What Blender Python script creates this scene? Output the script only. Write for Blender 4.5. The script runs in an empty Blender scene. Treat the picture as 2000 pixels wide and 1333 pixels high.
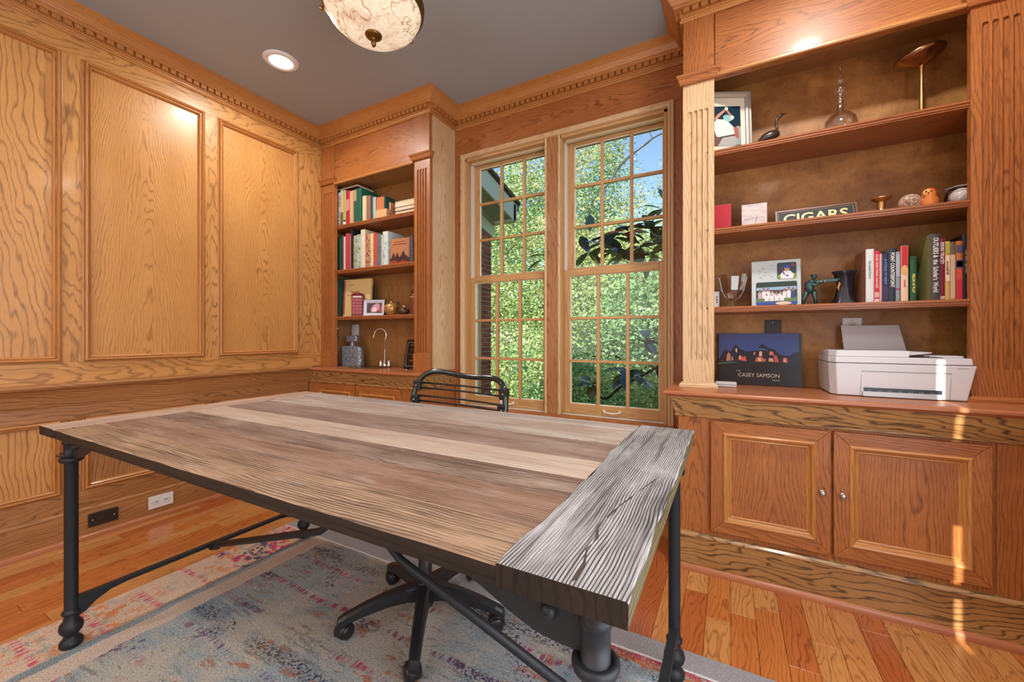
import bpy, math, random
from mathutils import Matrix, Vector
random.seed(7)
PI = math.pi
sc = bpy.context.scene
COL = sc.collection

# ------------------------------------------------------------------ camera
cam = bpy.data.cameras.new('camera')
cam.sensor_width = 36.0
cam.lens = 784.5 / 2000 * 36
cam.shift_y = -8.5 / 2000
cam.clip_start = 0.02
cam.clip_end = 300
co = bpy.data.objects.new('camera', cam)
co.location = (0, 0, 1.06)
co.rotation_euler = (PI / 2, 0, math.radians(28.4465))
COL.objects.link(co)
sc.camera = co

# ------------------------------------------------------------------ world, sun, lamps, exposure
world = bpy.data.worlds.new('sky')
sc.world = world
world.use_nodes = True
wn = world.node_tree
bg = wn.nodes['Background']
sky = wn.nodes.new('ShaderNodeTexSky')
sky.sky_type = 'NISHITA'
sky.sun_disc = False
sky.sun_elevation = math.radians(24)
sky.sun_rotation = math.radians(180)
sky.air_density = 1.0
sky.dust_density = 0.6
sky.ozone_density = 1.6
wn.links.new(sky.outputs[0], bg.inputs[0])
bg.inputs[1].default_value = 0.24

def lamp(name, kind, loc, energy, color=(1, 1, 1), rot=(0, 0, 0), **kw):
    l = bpy.data.lights.new(name, kind)
    l.energy = energy
    l.color = color
    for k, v in kw.items():
        setattr(l, k, v)
    o = bpy.data.objects.new(name, l)
    o.location = loc
    o.rotation_euler = rot
    COL.objects.link(o)
    return o

SUN_EL = math.radians(22)
lamp('sun', 'SUN', (0, -8, 6), 10.0, (1, .93, .82), (PI / 2 - SUN_EL, 0, 0), angle=math.radians(0.22))
# recessed ceiling cans: front two are fittings, the three behind are added unseen fill
XR_ = .955
CANS_AND_FILL = [(-2.40, 1.48), (0.38, 1.48), (-2.40, -0.45), (0.38, -0.45), (-1.0, -0.75)]
for i, (x, y) in enumerate(CANS_AND_FILL):
    lamp('can_or_fill_lamp', 'AREA', (x, y, 2.718), [15, 20, 11, 11, 10][i], (1.0, .95, .88), (0, 0, 0), shape='DISK', size=.13, spread=math.radians(176))
# daylight coming in through the wide doorway in the right wall, beside the photographer
lamp('doorway_daylight', 'AREA', (XR_ - .03, .05, 1.25), 62, (.86, .93, 1.0), (0, PI / 2, 0), shape='RECTANGLE', size=1.9, size_y=2.0)
lamp('back_fill', 'AREA', (-1.35, -1.22, 1.45), 20, (.9, .95, 1.0), (-PI / 2, 0, PI), shape='RECTANGLE', size=2.0, size_y=1.6)  # added unseen fill from behind the camera, no real source there
sc.view_settings.view_transform = 'Standard'
sc.view_settings.look = 'None'
sc.view_settings.exposure = 0.0
sc.view_settings.gamma = 1.0
sc.view_settings.use_curve_mapping = False
sc.cycles.max_bounces = 10
sc.cycles.diffuse_bounces = 5
sc.cycles.transparent_max_bounces = 24
sc.cycles.sample_clamp_indirect = 6.0
sc.cycles.use_denoising = True

# ------------------------------------------------------------------ colour and node helpers
def srgb(h):
    if isinstance(h, str):
        h = h.lstrip('#')
        c = [int(h[i:i + 2], 16) / 255 for i in (0, 2, 4)]
    else:
        c = [v / 255 for v in h]
    return tuple([(v / 12.92 if v <= .04045 else ((v + .055) / 1.055) ** 2.4) for v in c] + [1.0])

class Mat:
    def __init__(s, name):
        s.m = bpy.data.materials.new(name)
        s.m.use_nodes = True
        s.t = s.m.node_tree
        s.b = s.t.nodes['Principled BSDF']
    def n(s, typ, ins=None, **props):
        nd = s.t.nodes.new('ShaderNode' + typ)
        for k, v in props.items():
            setattr(nd, k, v)
        for k, v in (ins or {}).items():
            s.put(nd.inputs[k], v)
        return nd
    def put(s, sock, v):
        if isinstance(v, bpy.types.NodeSocket):
            s.t.links.new(v, sock)
        elif isinstance(v, bpy.types.Node):
            s.t.links.new(v.outputs[0], sock)
        else:
            sock.default_value = v
    def math(s, op, a, b=0.0, c=None):
        nd = s.t.nodes.new('ShaderNodeMath')
        nd.operation = op
        s.put(nd.inputs[0], a)
        s.put(nd.inputs[1], b)
        if c is not None:
            s.put(nd.inputs[2], c)
        return nd.outputs[0]
    def vec(s, x, y=0.0, z=0.0):
        return s.n('CombineXYZ', {0: x, 1: y, 2: z}).outputs[0]
    def noise(s, v, scale=1.0, detail=2.0, rough=.5, dist=0.0):
        nd = s.n('TexNoise', {'Vector': v, 'Scale': scale, 'Detail': detail, 'Roughness': rough, 'Distortion': dist})
        return nd.outputs[0]
    def mix(s, fac, a, b, blend='MIX'):
        nd = s.t.nodes.new('ShaderNodeMix')
        nd.data_type = 'RGBA'
        nd.blend_type = blend
        s.put(nd.inputs[0], fac)
        s.put(nd.inputs[6], a)
        s.put(nd.inputs[7], b)
        return nd.outputs[2]
    def ramp(s, fac, stops, interp='LINEAR'):
        nd = s.t.nodes.new('ShaderNodeValToRGB')
        nd.color_ramp.interpolation = interp
        el = nd.color_ramp.elements
        while len(el) < len(stops):
            el.new(0.5)
        for e, (p, c) in zip(el, stops):
            e.position = p
            e.color = c if len(c) == 4 else tuple(c) + (1,)
        s.put(nd.inputs[0], fac)
        return nd.outputs[0]
    def step(s, x, a, b):
        nd = s.n('MapRange', {0: x, 1: a, 2: b, 3: 0.0, 4: 1.0})
        nd.clamp = True
        return nd.outputs[0]
    def uv(s):
        u = s.n('UVMap')
        sp = s.n('SeparateXYZ', {0: u.outputs[0]})
        return sp.outputs[0], sp.outputs[1]
    def bump(s, h, strength=.2, dist=.002):
        s.put(s.b.inputs['Normal'], s.n('Bump', {'Height': h, 'Strength': strength, 'Distance': dist}).outputs[0])
    def base(s, c, rough=.5, metal=0.0, coat=0.0, spec=.5):
        s.put(s.b.inputs['Base Color'], c)
        s.put(s.b.inputs['Roughness'], rough)
        s.b.inputs['Metallic'].default_value = metal
        s.b.inputs['Coat Weight'].default_value = coat
        s.b.inputs['Coat Roughness'].default_value = .12
        s.b.inputs['Specular IOR Level'].default_value = spec
        return s.m

def plain(name, h, rough=.5, metal=0.0, coat=0.0, spec=.5):
    m = Mat(name)
    return m.base(srgb(h), rough, metal, coat, spec)

def oak(name, light, mid, dark, F=70, B=5.0, W=7.0, Z=.9, rough=.36, coat=.14, pore=.5, contrast=.8, lo=.4):
    """flat-sawn oak; UV in metres, v runs along the grain"""
    m = Mat(name)
    u, v = m.uv()
    warp = m.noise(m.vec(m.math('MULTIPLY', u, 3.2), m.math('MULTIPLY', v, 1.25)), 1, 3, .5)
    zig = m.noise(m.vec(m.math('MULTIPLY', u, 46), m.math('MULTIPLY', v, 6)), 1, 2, .5)
    h = m.math('SQRT', m.math('ADD', m.math('MULTIPLY', u, u), .0012))
    h = m.math('MULTIPLY', h, F)
    h = m.math('ADD', h, m.math('MULTIPLY', v, B))
    h = m.math('ADD', h, m.math('MULTIPLY', warp, W))
    wrp2 = m.noise(m.vec(m.math('MULTIPLY', u, 12), m.math('MULTIPLY', v, 1.5)), 1, 3, .5)
    h = m.math('ADD', h, m.math('MULTIPLY', wrp2, W * .34))
    h = m.math('ADD', h, m.math('MULTIPLY', zig, Z))
    r = m.math('FRACT', h)
    fib = m.noise(m.vec(m.math('MULTIPLY', u, 260), m.math('MULTIPLY', v, 5)), 1, 2, .6)
    pores = m.noise(m.vec(m.math('MULTIPLY', u, 430), m.math('MULTIPLY', v, 17)), 1, 3, .65)
    wid = m.noise(m.vec(m.math('MULTIPLY', u, 11), m.math('MULTIPLY', v, 3)), 1, 2, .5)
    r2 = m.math('ADD', r, m.math('MULTIPLY', m.math('SUBTRACT', fib, .5), .22))
    band = m.math('MULTIPLY', m.step(r2, .60, .80), m.math('SUBTRACT', 1.0, m.step(r2, .86, .98)))
    band = m.math('MULTIPLY', band, m.math('ADD', lo, m.math('MULTIPLY', m.step(wid, .3, .65), 1 - lo)))
    brk = m.math('ADD', .55, m.math('MULTIPLY', m.step(pores, .38, .62), .45))
    band = m.math('MULTIPLY', band, brk)
    tone = m.noise(m.vec(m.math('MULTIPLY', u, 6), m.math('MULTIPLY', v, 1.3)), 1, 3, .55)
    c = m.mix(m.math('MULTIPLY', m.step(tone, .32, .70), .75), srgb(light), srgb(mid))
    c = m.mix(m.math('MULTIPLY', m.step(fib, .40, .75), .30), c, srgb(mid))
    c = m.mix(m.math('MULTIPLY', band, contrast), c, srgb(dark))
    c = m.mix(m.math('MULTIPLY', m.step(pores, .54, .68), pore * .8), c, srgb(dark))
    m.bump(m.math('ADD', m.math('MULTIPLY', pores, -.5), m.math('MULTIPLY', band, -.5)), .10, .001)
    return m.base(c, rough, 0, coat)

OAK_GOLD = oak('oak_golden', '#cd9656', '#ba8042', '#7f5429', F=95, B=8, W=13, pore=.42, contrast=.9)
OAK_GOLD2 = oak('oak_golden_broad', '#cd9656', '#bb8245', '#76502e', F=36, B=6, W=11, Z=.6, lo=.75, contrast=.9)
OAK_RAIL = oak('oak_rail', '#b47f4e', '#936137', '#4e331e', F=60, B=4.5, W=10, lo=.6)
OAK_RED = oak('oak_red', '#b6723a', '#975528', '#4c2a14', F=90, B=6, W=10, pore=.75, rough=.42, coat=.05)
OAK_PALE = oak('oak_pale', '#dcbd94', '#cba77c', '#8d6e4c', F=70, B=5, W=8)
OAK_DARKGRAIN = oak('oak_dark_grain', '#b88c54', '#94663a', '#2b1f16', F=46, B=5, W=15, Z=1.0, contrast=1.0, lo=.95, pore=.6)
OAK_CASE = oak('oak_inside', '#ad7f4a', '#906132', '#54361d', F=70, B=5, W=10, coat=.05)
OAK_SHELF = oak('oak_shelf', '#aa683c', '#91542d', '#633619', F=60, B=3, W=5)
OAK_TRIM = oak('oak_trim', '#c88b4e', '#b0743a', '#704320', F=90, B=4, W=6)
OAK_SASH = oak('oak_sash', '#c89c68', '#b58852', '#96703f', F=110, B=3, W=3, Z=.3, rough=.45, coat=.05)
OAK_SHOE = oak('oak_shoe', '#b7744a', '#a66340', '#84492c', F=110, B=3, W=3, Z=.3, contrast=.4)

def floorwood(name, light, mid, dark):
    return oak(name, light, mid, dark, F=80, B=5.5, W=15, Z=1.2, rough=.24, coat=.3, pore=.45, contrast=.85, lo=.55)
FLOORS = [floorwood('floor_oak', '#c6783a', '#b0632e', '#6f3b1a'), floorwood('floor_oak', '#ca8a4e', '#b4723c', '#7a4824'),
          floorwood('floor_oak', '#bd6b36', '#a55527', '#683416'), floorwood('floor_oak', '#cd9254', '#b87a40', '#7c4c26')]

def burl():
    m = Mat('birch_back')
    tc = m.n('TexCoord').outputs['Object']
    sp = m.n('SeparateXYZ', {0: tc})
    a = m.noise(tc, 5.5, 5, .62, .4)
    b = m.noise(tc, 38, 4, .7, .3)
    g = m.noise(m.vec(m.math('MULTIPLY', sp.outputs[0], 210), 0, m.math('MULTIPLY', sp.outputs[2], 16)), 1, 2)
    c = m.ramp(a, [(.25, srgb('#75491f')), (.45, srgb('#966530')), (.6, srgb('#ad7a3e')), (.8, srgb('#c08f50'))])
    c = m.mix(m.math('MULTIPLY', m.step(b, .52, .75), .5), c, srgb('#5f3716'))
    c = m.mix(m.math('MULTIPLY', m.step(g, .5, .8), .25), c, srgb('#6b3f1a'))
    return m.base(c, .5, 0, .05)
BURL = burl()

def weathered(name, a, b, crack, F=150, W=8, fine=1.0, dirt=.4, Bv=1.2, bstr=.7, ZG=1.0, LA=.62, DK=.7, dlo=.36, WHT=.45):
    m = Mat(name)
    u, v = m.uv()
    warp = m.noise(m.vec(m.math('MULTIPLY', u, 5), m.math('MULTIPLY', v, 1.6)), 1, 3, .55)
    zig = m.noise(m.vec(m.math('MULTIPLY', u, 40), m.math('MULTIPLY', v, 6)), 1, 3)
    h = m.math('ADD', m.math('MULTIPLY', u, F), m.math('MULTIPLY', v, Bv))
    h = m.math('ADD', h, m.math('ADD', m.math('MULTIPLY', warp, W), m.math('MULTIPLY', zig, ZG)))
    r = m.math('FRACT', h)
    br = m.noise(m.vec(m.math('MULTIPLY', u, 9), m.math('MULTIPLY', v, 5)), 1, 3)
    depth = m.step(br, dlo, dlo + .22)
    line = m.math('MULTIPLY', m.math('MULTIPLY', m.step(r, LA, LA + .18), m.math('SUBTRACT', 1.0, m.step(r, .90, 1.0))), depth)
    tone = m.noise(m.vec(m.math('MULTIPLY', u, 16), m.math('MULTIPLY', v, 2.6)), 1, 5, .65)
    c = m.mix(m.step(tone, .40, .62), srgb(a), srgb(b))
    wh = m.noise(m.vec(m.math('MULTIPLY', u, 30), m.math('MULTIPLY', v, 7)), 1, 4, .7)
    c = m.mix(m.math('MULTIPLY', m.step(wh, .56, .72), WHT), c, srgb('#b9b2ad'))
    dk = m.noise(m.vec(m.math('MULTIPLY', u, 70), m.math('MULTIPLY', v, 2.4)), 1, 3, .6)
    c = m.mix(m.math('MULTIPLY', m.step(dk, .53, .66), DK), c, srgb(crack))
    fib = m.noise(m.vec(m.math('MULTIPLY', u, 520), m.math('MULTIPLY', v, 14)), 1, 3, .6)
    c = m.mix(m.math('MULTIPLY', m.step(fib, .45, .75), .60 * fine), c, srgb(crack))
    c = m.mix(m.math('MULTIPLY', line, .9), c, srgb(crack))
    # long splits and small nail holes
    sp = m.noise(m.vec(m.math('MULTIPLY', u, 30), m.math('MULTIPLY', v, 3.4)), 1, 3, .6, .2)
    split = m.step(sp, .70, .73)
    c = m.mix(m.math('MULTIPLY', split, .85), c, srgb('#1d1512'))
    hgt = m.math('SUBTRACT', m.math('MULTIPLY', fib, .25), m.math('ADD', line, m.math('MULTIPLY', split, 1.5)))
    m.bump(hgt, bstr, .0022)
    return m.base(c, .62, 0, 0, .35)

PLANKS = [weathered('plank_brown', '#96785f', '#b4967a', '#453329', F=110, W=8, DK=.6),
          weathered('plank_redbrown', '#8d6c58', '#a58673', '#4a3930', F=120, DK=.45, LA=.7, bstr=.45),
          weathered('plank_mixed', '#84695a', '#a28c7c', '#3f312a', F=120, W=14, DK=.7),
          weathered('plank_pale', '#b49c8b', '#c4b3a4', '#7d6a5c', F=70, W=4, fine=.4, bstr=.3, DK=.3, LA=.74),
          weathered('plank_dim', '#8a7062', '#a58f84', '#55443b', F=120, DK=.45, LA=.72, bstr=.45),
          weathered('plank_fan', '#a89386', '#bcb0a6', '#75635a', F=80, W=16, fine=.4, DK=.35, LA=.7, bstr=.4),
          weathered('plank_far', '#a1938a', '#b8aea6', '#6b5d55', F=80, fine=.4, DK=.4, LA=.74, bstr=.35)]
END_GREY = weathered('end_board_grey', '#979596', '#b9b7b8', '#2c2829', F=205, W=9, Bv=.8, bstr=.8, ZG=.9, LA=.58, DK=.6, dlo=.30, fine=1.0)
END_TAN = weathered('end_board_tan', '#b39a88', '#c0a897', '#7d6656', F=60, W=4, fine=.5, bstr=.3)
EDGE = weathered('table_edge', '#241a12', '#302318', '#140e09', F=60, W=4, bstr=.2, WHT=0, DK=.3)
EDGE_END = weathered('table_edge_end', '#6d6040', '#63644a', '#3a3020', F=90, W=4, bstr=.3, WHT=0)

BLACK_IRON = Mat('black_iron')
_n = BLACK_IRON.noise(BLACK_IRON.n('TexCoord').outputs['Object'], 260, 3, .6)
BLACK_IRON.bump(_n, .35, .001)
BLACK_IRON = BLACK_IRON.base(srgb('#23262a'), .5, .25)
BLACK_PLASTIC = plain('black_plastic', '#202226', .35)
BLACK_GLOSS = plain('black_enamel', '#14201f', .18, .2, .6)
BLACK = plain('black_matte', '#15110f', .5)
WHITE_PL = plain('white_plastic', '#dcdad9', .35)
GREY_PL = plain('grey_plastic', '#8d9094', .4)
DARKSLOT = plain('dark_slot', '#23272b', .5)
SILVER = plain('silver', '#c6c4c2', .28, .9)
CHROME = plain('chrome', '#d9d4cc', .1, 1)
BRASS = plain('antique_brass', '#b8935c', .3, .95)
DARKBRASS = plain('dark_brass', '#7c5a2c', .35, .9)
BRONZE = plain('bronze', '#a07a55', .25, .95)
CREAM = plain('cream_paper', '#e4ddca', .7)
PAGES = plain('book_pages', '#d8c9a6', .8)
WHITE = plain('white_paint', '#e8e6e2', .5)

def flat(name, h, rough=.55):
    return plain(name, h, rough)
_fc = {}
def C(h, rough=.5):
    k = (h, rough)
    if k not in _fc:
        _fc[k] = plain('print_' + h.lstrip('#'), h, rough)
    return _fc[k]

def speckle(name, cols, scale=40, rough=.5):
    m = Mat(name)
    tc = m.n('TexCoord').outputs['Object']
    a = m.noise(tc, scale, 4, .7, .8)
    k = len(cols)
    c = m.ramp(a, [(.3 + .4 * i / max(1, k - 1), srgb(x)) for i, x in enumerate(cols)])
    return m.base(c, rough)

def ceiling_mat():
    m = Mat('ceiling_paint')
    tc = m.n('TexCoord').outputs['Object']
    a = m.noise(tc, 180, 3, .6)
    m.bump(a, .06, .001)
    return m.base(srgb('#9fa6aa'), .6, 0, 0, .3)
CEIL = ceiling_mat()

def glass_mat(name, tint=(1, 1, 1, 1), gloss=.08):
    m = Mat(name)
    t = m.t
    tr = m.n('BsdfTransparent', {0: tint})
    gl = m.n('BsdfGlossy', {0: (1, 1, 1, 1), 1: .02})
    fr = m.n('Fresnel', {0: 1.3})
    mx = m.n('MixShader', {0: fr.outputs[0], 1: tr.outputs[0], 2: gl.outputs[0]})
    t.links.new(mx.outputs[0], t.nodes['Material Output'].inputs[0])
    return m.m
PANE = glass_mat('window_glass', (.97, .985, .975, 1))
def glassware(name, tint, ior=1.45):
    m = Mat(name)
    m.b.inputs['Transmission Weight'].default_value = 1
    m.b.inputs['IOR'].default_value = ior
    return m.base(tint, .03)
def thin_glass():
    m = Mat('clear_glass'); t = m.t
    tr = m.n('BsdfTransparent', {0: (.94, .93, .92, 1)})
    gl = m.n('BsdfGlossy', {0: (1, 1, 1, 1), 1: .06})
    lw = m.n('LayerWeight', {0: .35})
    f = m.math('ADD', m.math('MULTIPLY', lw.outputs[1], .75), .05)
    mx = m.n('MixShader', {0: f, 1: tr.outputs[0], 2: gl.outputs[0]})
    t.links.new(mx.outputs[0], t.nodes['Material Output'].inputs[0])
    return m.m
GLASS = thin_glass()
ACRYL = glass_mat('acrylic', (.9, .88, .9, 1))

# ------------------------------------------------------------------ mesh builder
class MB:
    def __init__(s):
        s.v = []; s.f = []; s.uv = []; s.sm = []; s.mi = []
    def add(s, vs, fs, uvs=None, sm=False, mi=0, M=None):
        b = len(s.v)
        vs = [Vector(p) for p in vs]
        if M is not None:
            vs = [M @ p for p in vs]
        s.v += vs
        for k, f in enumerate(fs):
            s.f.append([b + i for i in f])
            s.uv.append(uvs[k] if uvs else [(vs[i].x + vs[i].y, vs[i].z) for i in f])
            s.sm.append(sm); s.mi.append(mi)
        return s
    def box(s, x0, x1, y0, y1, z0, z1, g='z', mi=0, M=None, u0=None, v0=None, r=.14):
        P8 = [(x0, y0, z0), (x1, y0, z0), (x1, y1, z0), (x0, y1, z0), (x0, y0, z1), (x1, y0, z1), (x1, y1, z1), (x0, y1, z1)]
        F6 = [(0, 3, 2, 1), (4, 5, 6, 7), (0, 1, 5, 4), (1, 2, 6, 5), (2, 3, 7, 6), (3, 0, 4, 7)]
        ax = [2, 2, 1, 0, 1, 0]
        ga = 'xyz'.index(g)
        cc = ((x0 + x1) / 2, (y0 + y1) / 2, (z0 + z1) / 2)
        u0 = random.uniform(-r, r) if u0 is None else u0
        v0 = random.uniform(0, 40) if v0 is None else v0
        uvs = []
        for f, a in zip(F6, ax):
            rest = [i for i in range(3) if i != a]
            if ga in rest:
                va = ga; ua = [i for i in rest if i != ga][0]
            else:
                ua, va = rest
            uvs.append([(P8[i][ua] - cc[ua] + u0, (P8[i][va] if va == ga else P8[i][va] * 6) + v0) for i in f])
        return s.add(P8, F6, uvs, mi=mi, M=M)
    def lathe(s, prof, n=24, M=None, mi=0, a0=0, a1=2 * PI, cap=True):
        vs = []; fs = []
        full = abs(a1 - a0 - 2 * PI) < 1e-6
        m = n if full else n + 1
        for (r, z) in prof:
            for k in range(m):
                a = a0 + (a1 - a0) * k / n
                vs.append((r * math.cos(a), r * math.sin(a), z))
        for i in range(len(prof) - 1):
            for k in range(n):
                k2 = (k + 1) % m
                fs.append((i * m + k, i * m + k2, (i + 1) * m + k2, (i + 1) * m + k))
        s.add(vs, fs, sm=True, mi=mi, M=M)
        return s
    def cyl(s, p, q, r, r2=None, n=14, mi=0, caps=True):
        p = Vector(p); q = Vector(q); r2 = r if r2 is None else r2
        d = q - p
        M = Matrix.Translation(p) @ d.to_track_quat('Z', 'Y').to_matrix().to_4x4()
        L = d.length
        vs = [(r * math.cos(2 * PI * k / n), r * math.sin(2 * PI * k / n), 0) for k in range(n)] + \
             [(r2 * math.cos(2 * PI * k / n), r2 * math.sin(2 * PI * k / n), L) for k in range(n)]
        s.add(vs, [(k, (k + 1) % n, n + (k + 1) % n, n + k) for k in range(n)], sm=True, mi=mi, M=M)
        if caps:
            s.add(vs, [tuple(reversed(range(n))), tuple(range(n, 2 * n))], mi=mi, M=M)
        return s
    def tube(s, pts, r, n=10, mi=0, closed=False):
        pts = [Vector(p) for p in pts]
        N = len(pts); vs = []; fs = []
        rr = r if isinstance(r, (list, tuple)) else [r] * N
        up = None
        for i, p in enumerate(pts):
            a = pts[(i - 1) % N] if (closed or i > 0) else p
            b = pts[(i + 1) % N] if (closed or i < N - 1) else p
            t = (b - a).normalized()
            if up is None:
                up = Vector((0, 0, 1)) if abs(t.z) < .9 else Vector((1, 0, 0))
            x = t.cross(up).normalized(); y = x.cross(t).normalized(); up = y
            for k in range(n):
                an = 2 * PI * k / n
                vs.append(p + x * (rr[i] * math.cos(an)) + y * (rr[i] * math.sin(an)))
        for i in range(N if closed else N - 1):
            j = (i + 1) % N
            for k in range(n):
                fs.append((i * n + k, i * n + (k + 1) % n, j * n + (k + 1) % n, j * n + k))
        if not closed:
            fs.append(tuple(reversed(range(n)))); fs.append(tuple(range((N - 1) * n, N * n)))
        return s.add(vs, fs, sm=True, mi=mi)
    def prism(s, poly, d0, d1, M=None, mi=0, sm=False):
        """poly in (x, z), extruded along y from d0 to d1"""
        n = len(poly)
        vs = [(x, d0, z) for x, z in poly] + [(x, d1, z) for x, z in poly]
        fs = [tuple(range(n)), tuple(reversed(range(n, 2 * n)))]
        s.add(vs, fs, mi=mi, M=M)
        s.add(vs, [(k, n + k, n + (k + 1) % n, (k + 1) % n) for k in range(n)], mi=mi, M=M, sm=sm)
        return s
    def sweep(s, pts, prof, closed=True, M=None, mi=0, sm=False, u0=None):
        """pts 2-D path with the inside on its right; prof [(inset, height)]; mitred corners"""
        N = len(pts); P = [Vector(p) for p in pts]
        off = []
        for i in range(N):
            a = P[(i - 1) % N] if (closed or i > 0) else None
            b = P[(i + 1) % N] if (closed or i < N - 1) else None
            d1 = (P[i] - a).normalized() if a is not None else None
            d2 = (b - P[i]).normalized() if b is not None else None
            n1 = Vector((d1.y, -d1.x)) if d1 is not None else None
            n2 = Vector((d2.y, -d2.x)) if d2 is not None else None
            if n1 is None: o = n2
            elif n2 is None: o = n1
            else:
                o = n1 + n2
                o = o / max(.2, 1 + n1.dot(n2))
            off.append(o)
        cum = [0]
        for k in range(1, len(prof)):
            cum.append(cum[-1] + math.hypot(prof[k][0] - prof[k - 1][0], prof[k][1] - prof[k - 1][1]))
        segs = N if closed else N - 1
        for i in range(segs):
            j = (i + 1) % N
            L = (P[j] - P[i]).length
            v0 = random.uniform(0, 30); uu = random.uniform(.02, .2) if u0 is None else u0
            vs = []
            for (ins, h) in prof:
                for idx in (i, j):
                    q = P[idx] + off[idx] * ins
                    vs.append((q.x, q.y, h))
            d = (P[j] - P[i]).normalized()
            def al(k2):
                q = Vector((vs[k2][0], vs[k2][1])) - P[i]
                return q.dot(d)
            fs = []; uvs = []
            for k in range(len(prof) - 1):
                f = (2 * k, 2 * k + 1, 2 * k + 3, 2 * k + 2)
                fs.append(f)
                uvs.append([(uu + cum[k + (1 if q >= 2 else 0)], v0 + al(f[q])) for q in range(4)])
            s.add(vs, fs, uvs, sm=sm, mi=mi, M=M)
        return s
    def ball(s, c, r, sx=1, sy=1, sz=1, n=16, m=10, mi=0, M=None):
        T = Matrix.Translation(c) @ Matrix.Diagonal((sx, sy, sz, 1))
        if M is not None: T = M @ T
        prof = [(max(1e-4, r * math.sin(PI * k / m)), -r * math.cos(PI * k / m)) for k in range(m + 1)]
        return s.lathe(prof, n, M=T, mi=mi)

def wmat(o):
    m = Matrix.Identity(4)
    while o is not None:
        m = Matrix.LocRotScale(o.location, o.rotation_euler, o.scale) @ m
        o = o.parent
    return m

def tag(o, label=None, cat=None, group=None, kind=None):
    if label: o['label'] = label
    if cat: o['category'] = cat
    if group: o['group'] = group
    if kind: o['kind'] = kind
    return o

def P(name, mb, mat, parent=None, label=None, cat=None, group=None, kind=None, bev=0, world=True):
    me = bpy.data.meshes.new(name)
    vs = mb.v
    if world and parent is not None:
        W = wmat(parent).inverted()
        vs = [W @ p for p in vs]
    me.from_pydata([tuple(p) for p in vs], [], mb.f)
    ul = me.uv_layers.new(name='UVMap')
    flatuv = [c for f in mb.uv for p in f for c in p]
    ul.data.foreach_set('uv', flatuv)
    me.polygons.foreach_set('use_smooth', mb.sm)
    me.polygons.foreach_set('material_index', mb.mi)
    for m in (mat if isinstance(mat, (list, tuple)) else [mat]):
        me.materials.append(m)
    o = bpy.data.objects.new(name, me)
    COL.objects.link(o)
    if parent is not None: o.parent = parent
    if bev:
        b = o.modifiers.new('edge', 'BEVEL')
        b.width = bev; b.segments = 2; b.limit_method = 'ANGLE'; b.angle_limit = math.radians(50)
    return tag(o, label, cat, group, kind)

def thing(name, label, cat, loc=(0, 0, 0), rz=0, group=None, kind=None):
    o = bpy.data.objects.new(name, None)
    o.empty_display_size = .05
    o.location = loc; o.rotation_euler = (0, 0, rz)
    COL.objects.link(o)
    return tag(o, label, cat, group, kind)

def B(name, x0, x1, y0, y1, z0, z1, mat, parent=None, g='z', bev=.0012, **kw):
    r = kw.pop('r', .14)
    return P(name, MB().box(x0, x1, y0, y1, z0, z1, g, r=r), mat, parent, bev=bev, **kw)

def inst(src, name, parent, M=None, loc=None):
    """copy of a part that shares its mesh"""
    o = src.copy()
    o.name = name
    COL.objects.link(o)
    o.parent = parent
    if loc is not None: o.location = loc
    return o

def text(s, size, mat, parent, M, ext=.0004, name='lettering', align='CENTER', sx=1.0, world=True, bold=0.0):
    cu = bpy.data.curves.new(name, 'FONT')
    cu.body = s; cu.size = size; cu.align_x = align; cu.align_y = 'CENTER'; cu.extrude = ext; cu.offset = bold
    cu.resolution_u = 3
    to = bpy.data.objects.new(name, cu)
    me = bpy.data.meshes.new_from_object(to)
    bpy.data.objects.remove(to)
    T = M @ Matrix.Diagonal((sx, 1, 1, 1))
    if world and parent is not None: T = wmat(parent).inverted() @ T
    me.transform(T)
    me.materials.clear(); me.materials.append(mat)
    o = bpy.data.objects.new(name, me)
    COL.objects.link(o); o.parent = parent
    return o

def shape2d(loops, ext):
    """filled 2-D outline with holes -> mesh data in the xy plane"""
    cu = bpy.data.curves.new('outline', 'CURVE')
    cu.dimensions = '2D'; cu.fill_mode = 'BOTH'; cu.extrude = ext
    for lp in loops:
        sp = cu.splines.new('POLY'); sp.points.add(len(lp) - 1)
        for p, (x, y) in zip(sp.points, lp): p.co = (x, y, 0, 1)
        sp.use_cyclic_u = True
    o = bpy.data.objects.new('outline', cu)
    me = bpy.data.meshes.new_from_object(o)
    bpy.data.objects.remove(o)
    return me

# faces -Y: local x -> X, local y -> Z, local z -> -Y
def FRONT(x, y, z): return Matrix.Translation((x, y, z)) @ Matrix.Rotation(PI / 2, 4, 'X')
# plane X = const facing +X : local x -> Y, local y -> Z, local z -> +X
def LEFTW(x, y, z): return Matrix.Translation((x, y, z)) @ Matrix(((0, 0, 1, 0), (1, 0, 0, 0), (0, 1, 0, 0), (0, 0, 0, 1)))

# ================================================================== SETTING
XL, XR, YB, YW = -2.97, 0.955, -1.30, 2.46
HC = 2.74
LBY, LBX = 2.17, -1.82
RBY, RBX = 2.15, -0.205

P('ceiling', MB().box(XL - .1, XR + .1, YB - .1, YW + .2, HC, HC + .12, 'x'), CEIL, kind='structure')
P('wall_right', MB().box(XR, XR + .12, YB, YW + .1, 0, HC, 'z'), OAK_RED, kind='structure')
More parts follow.
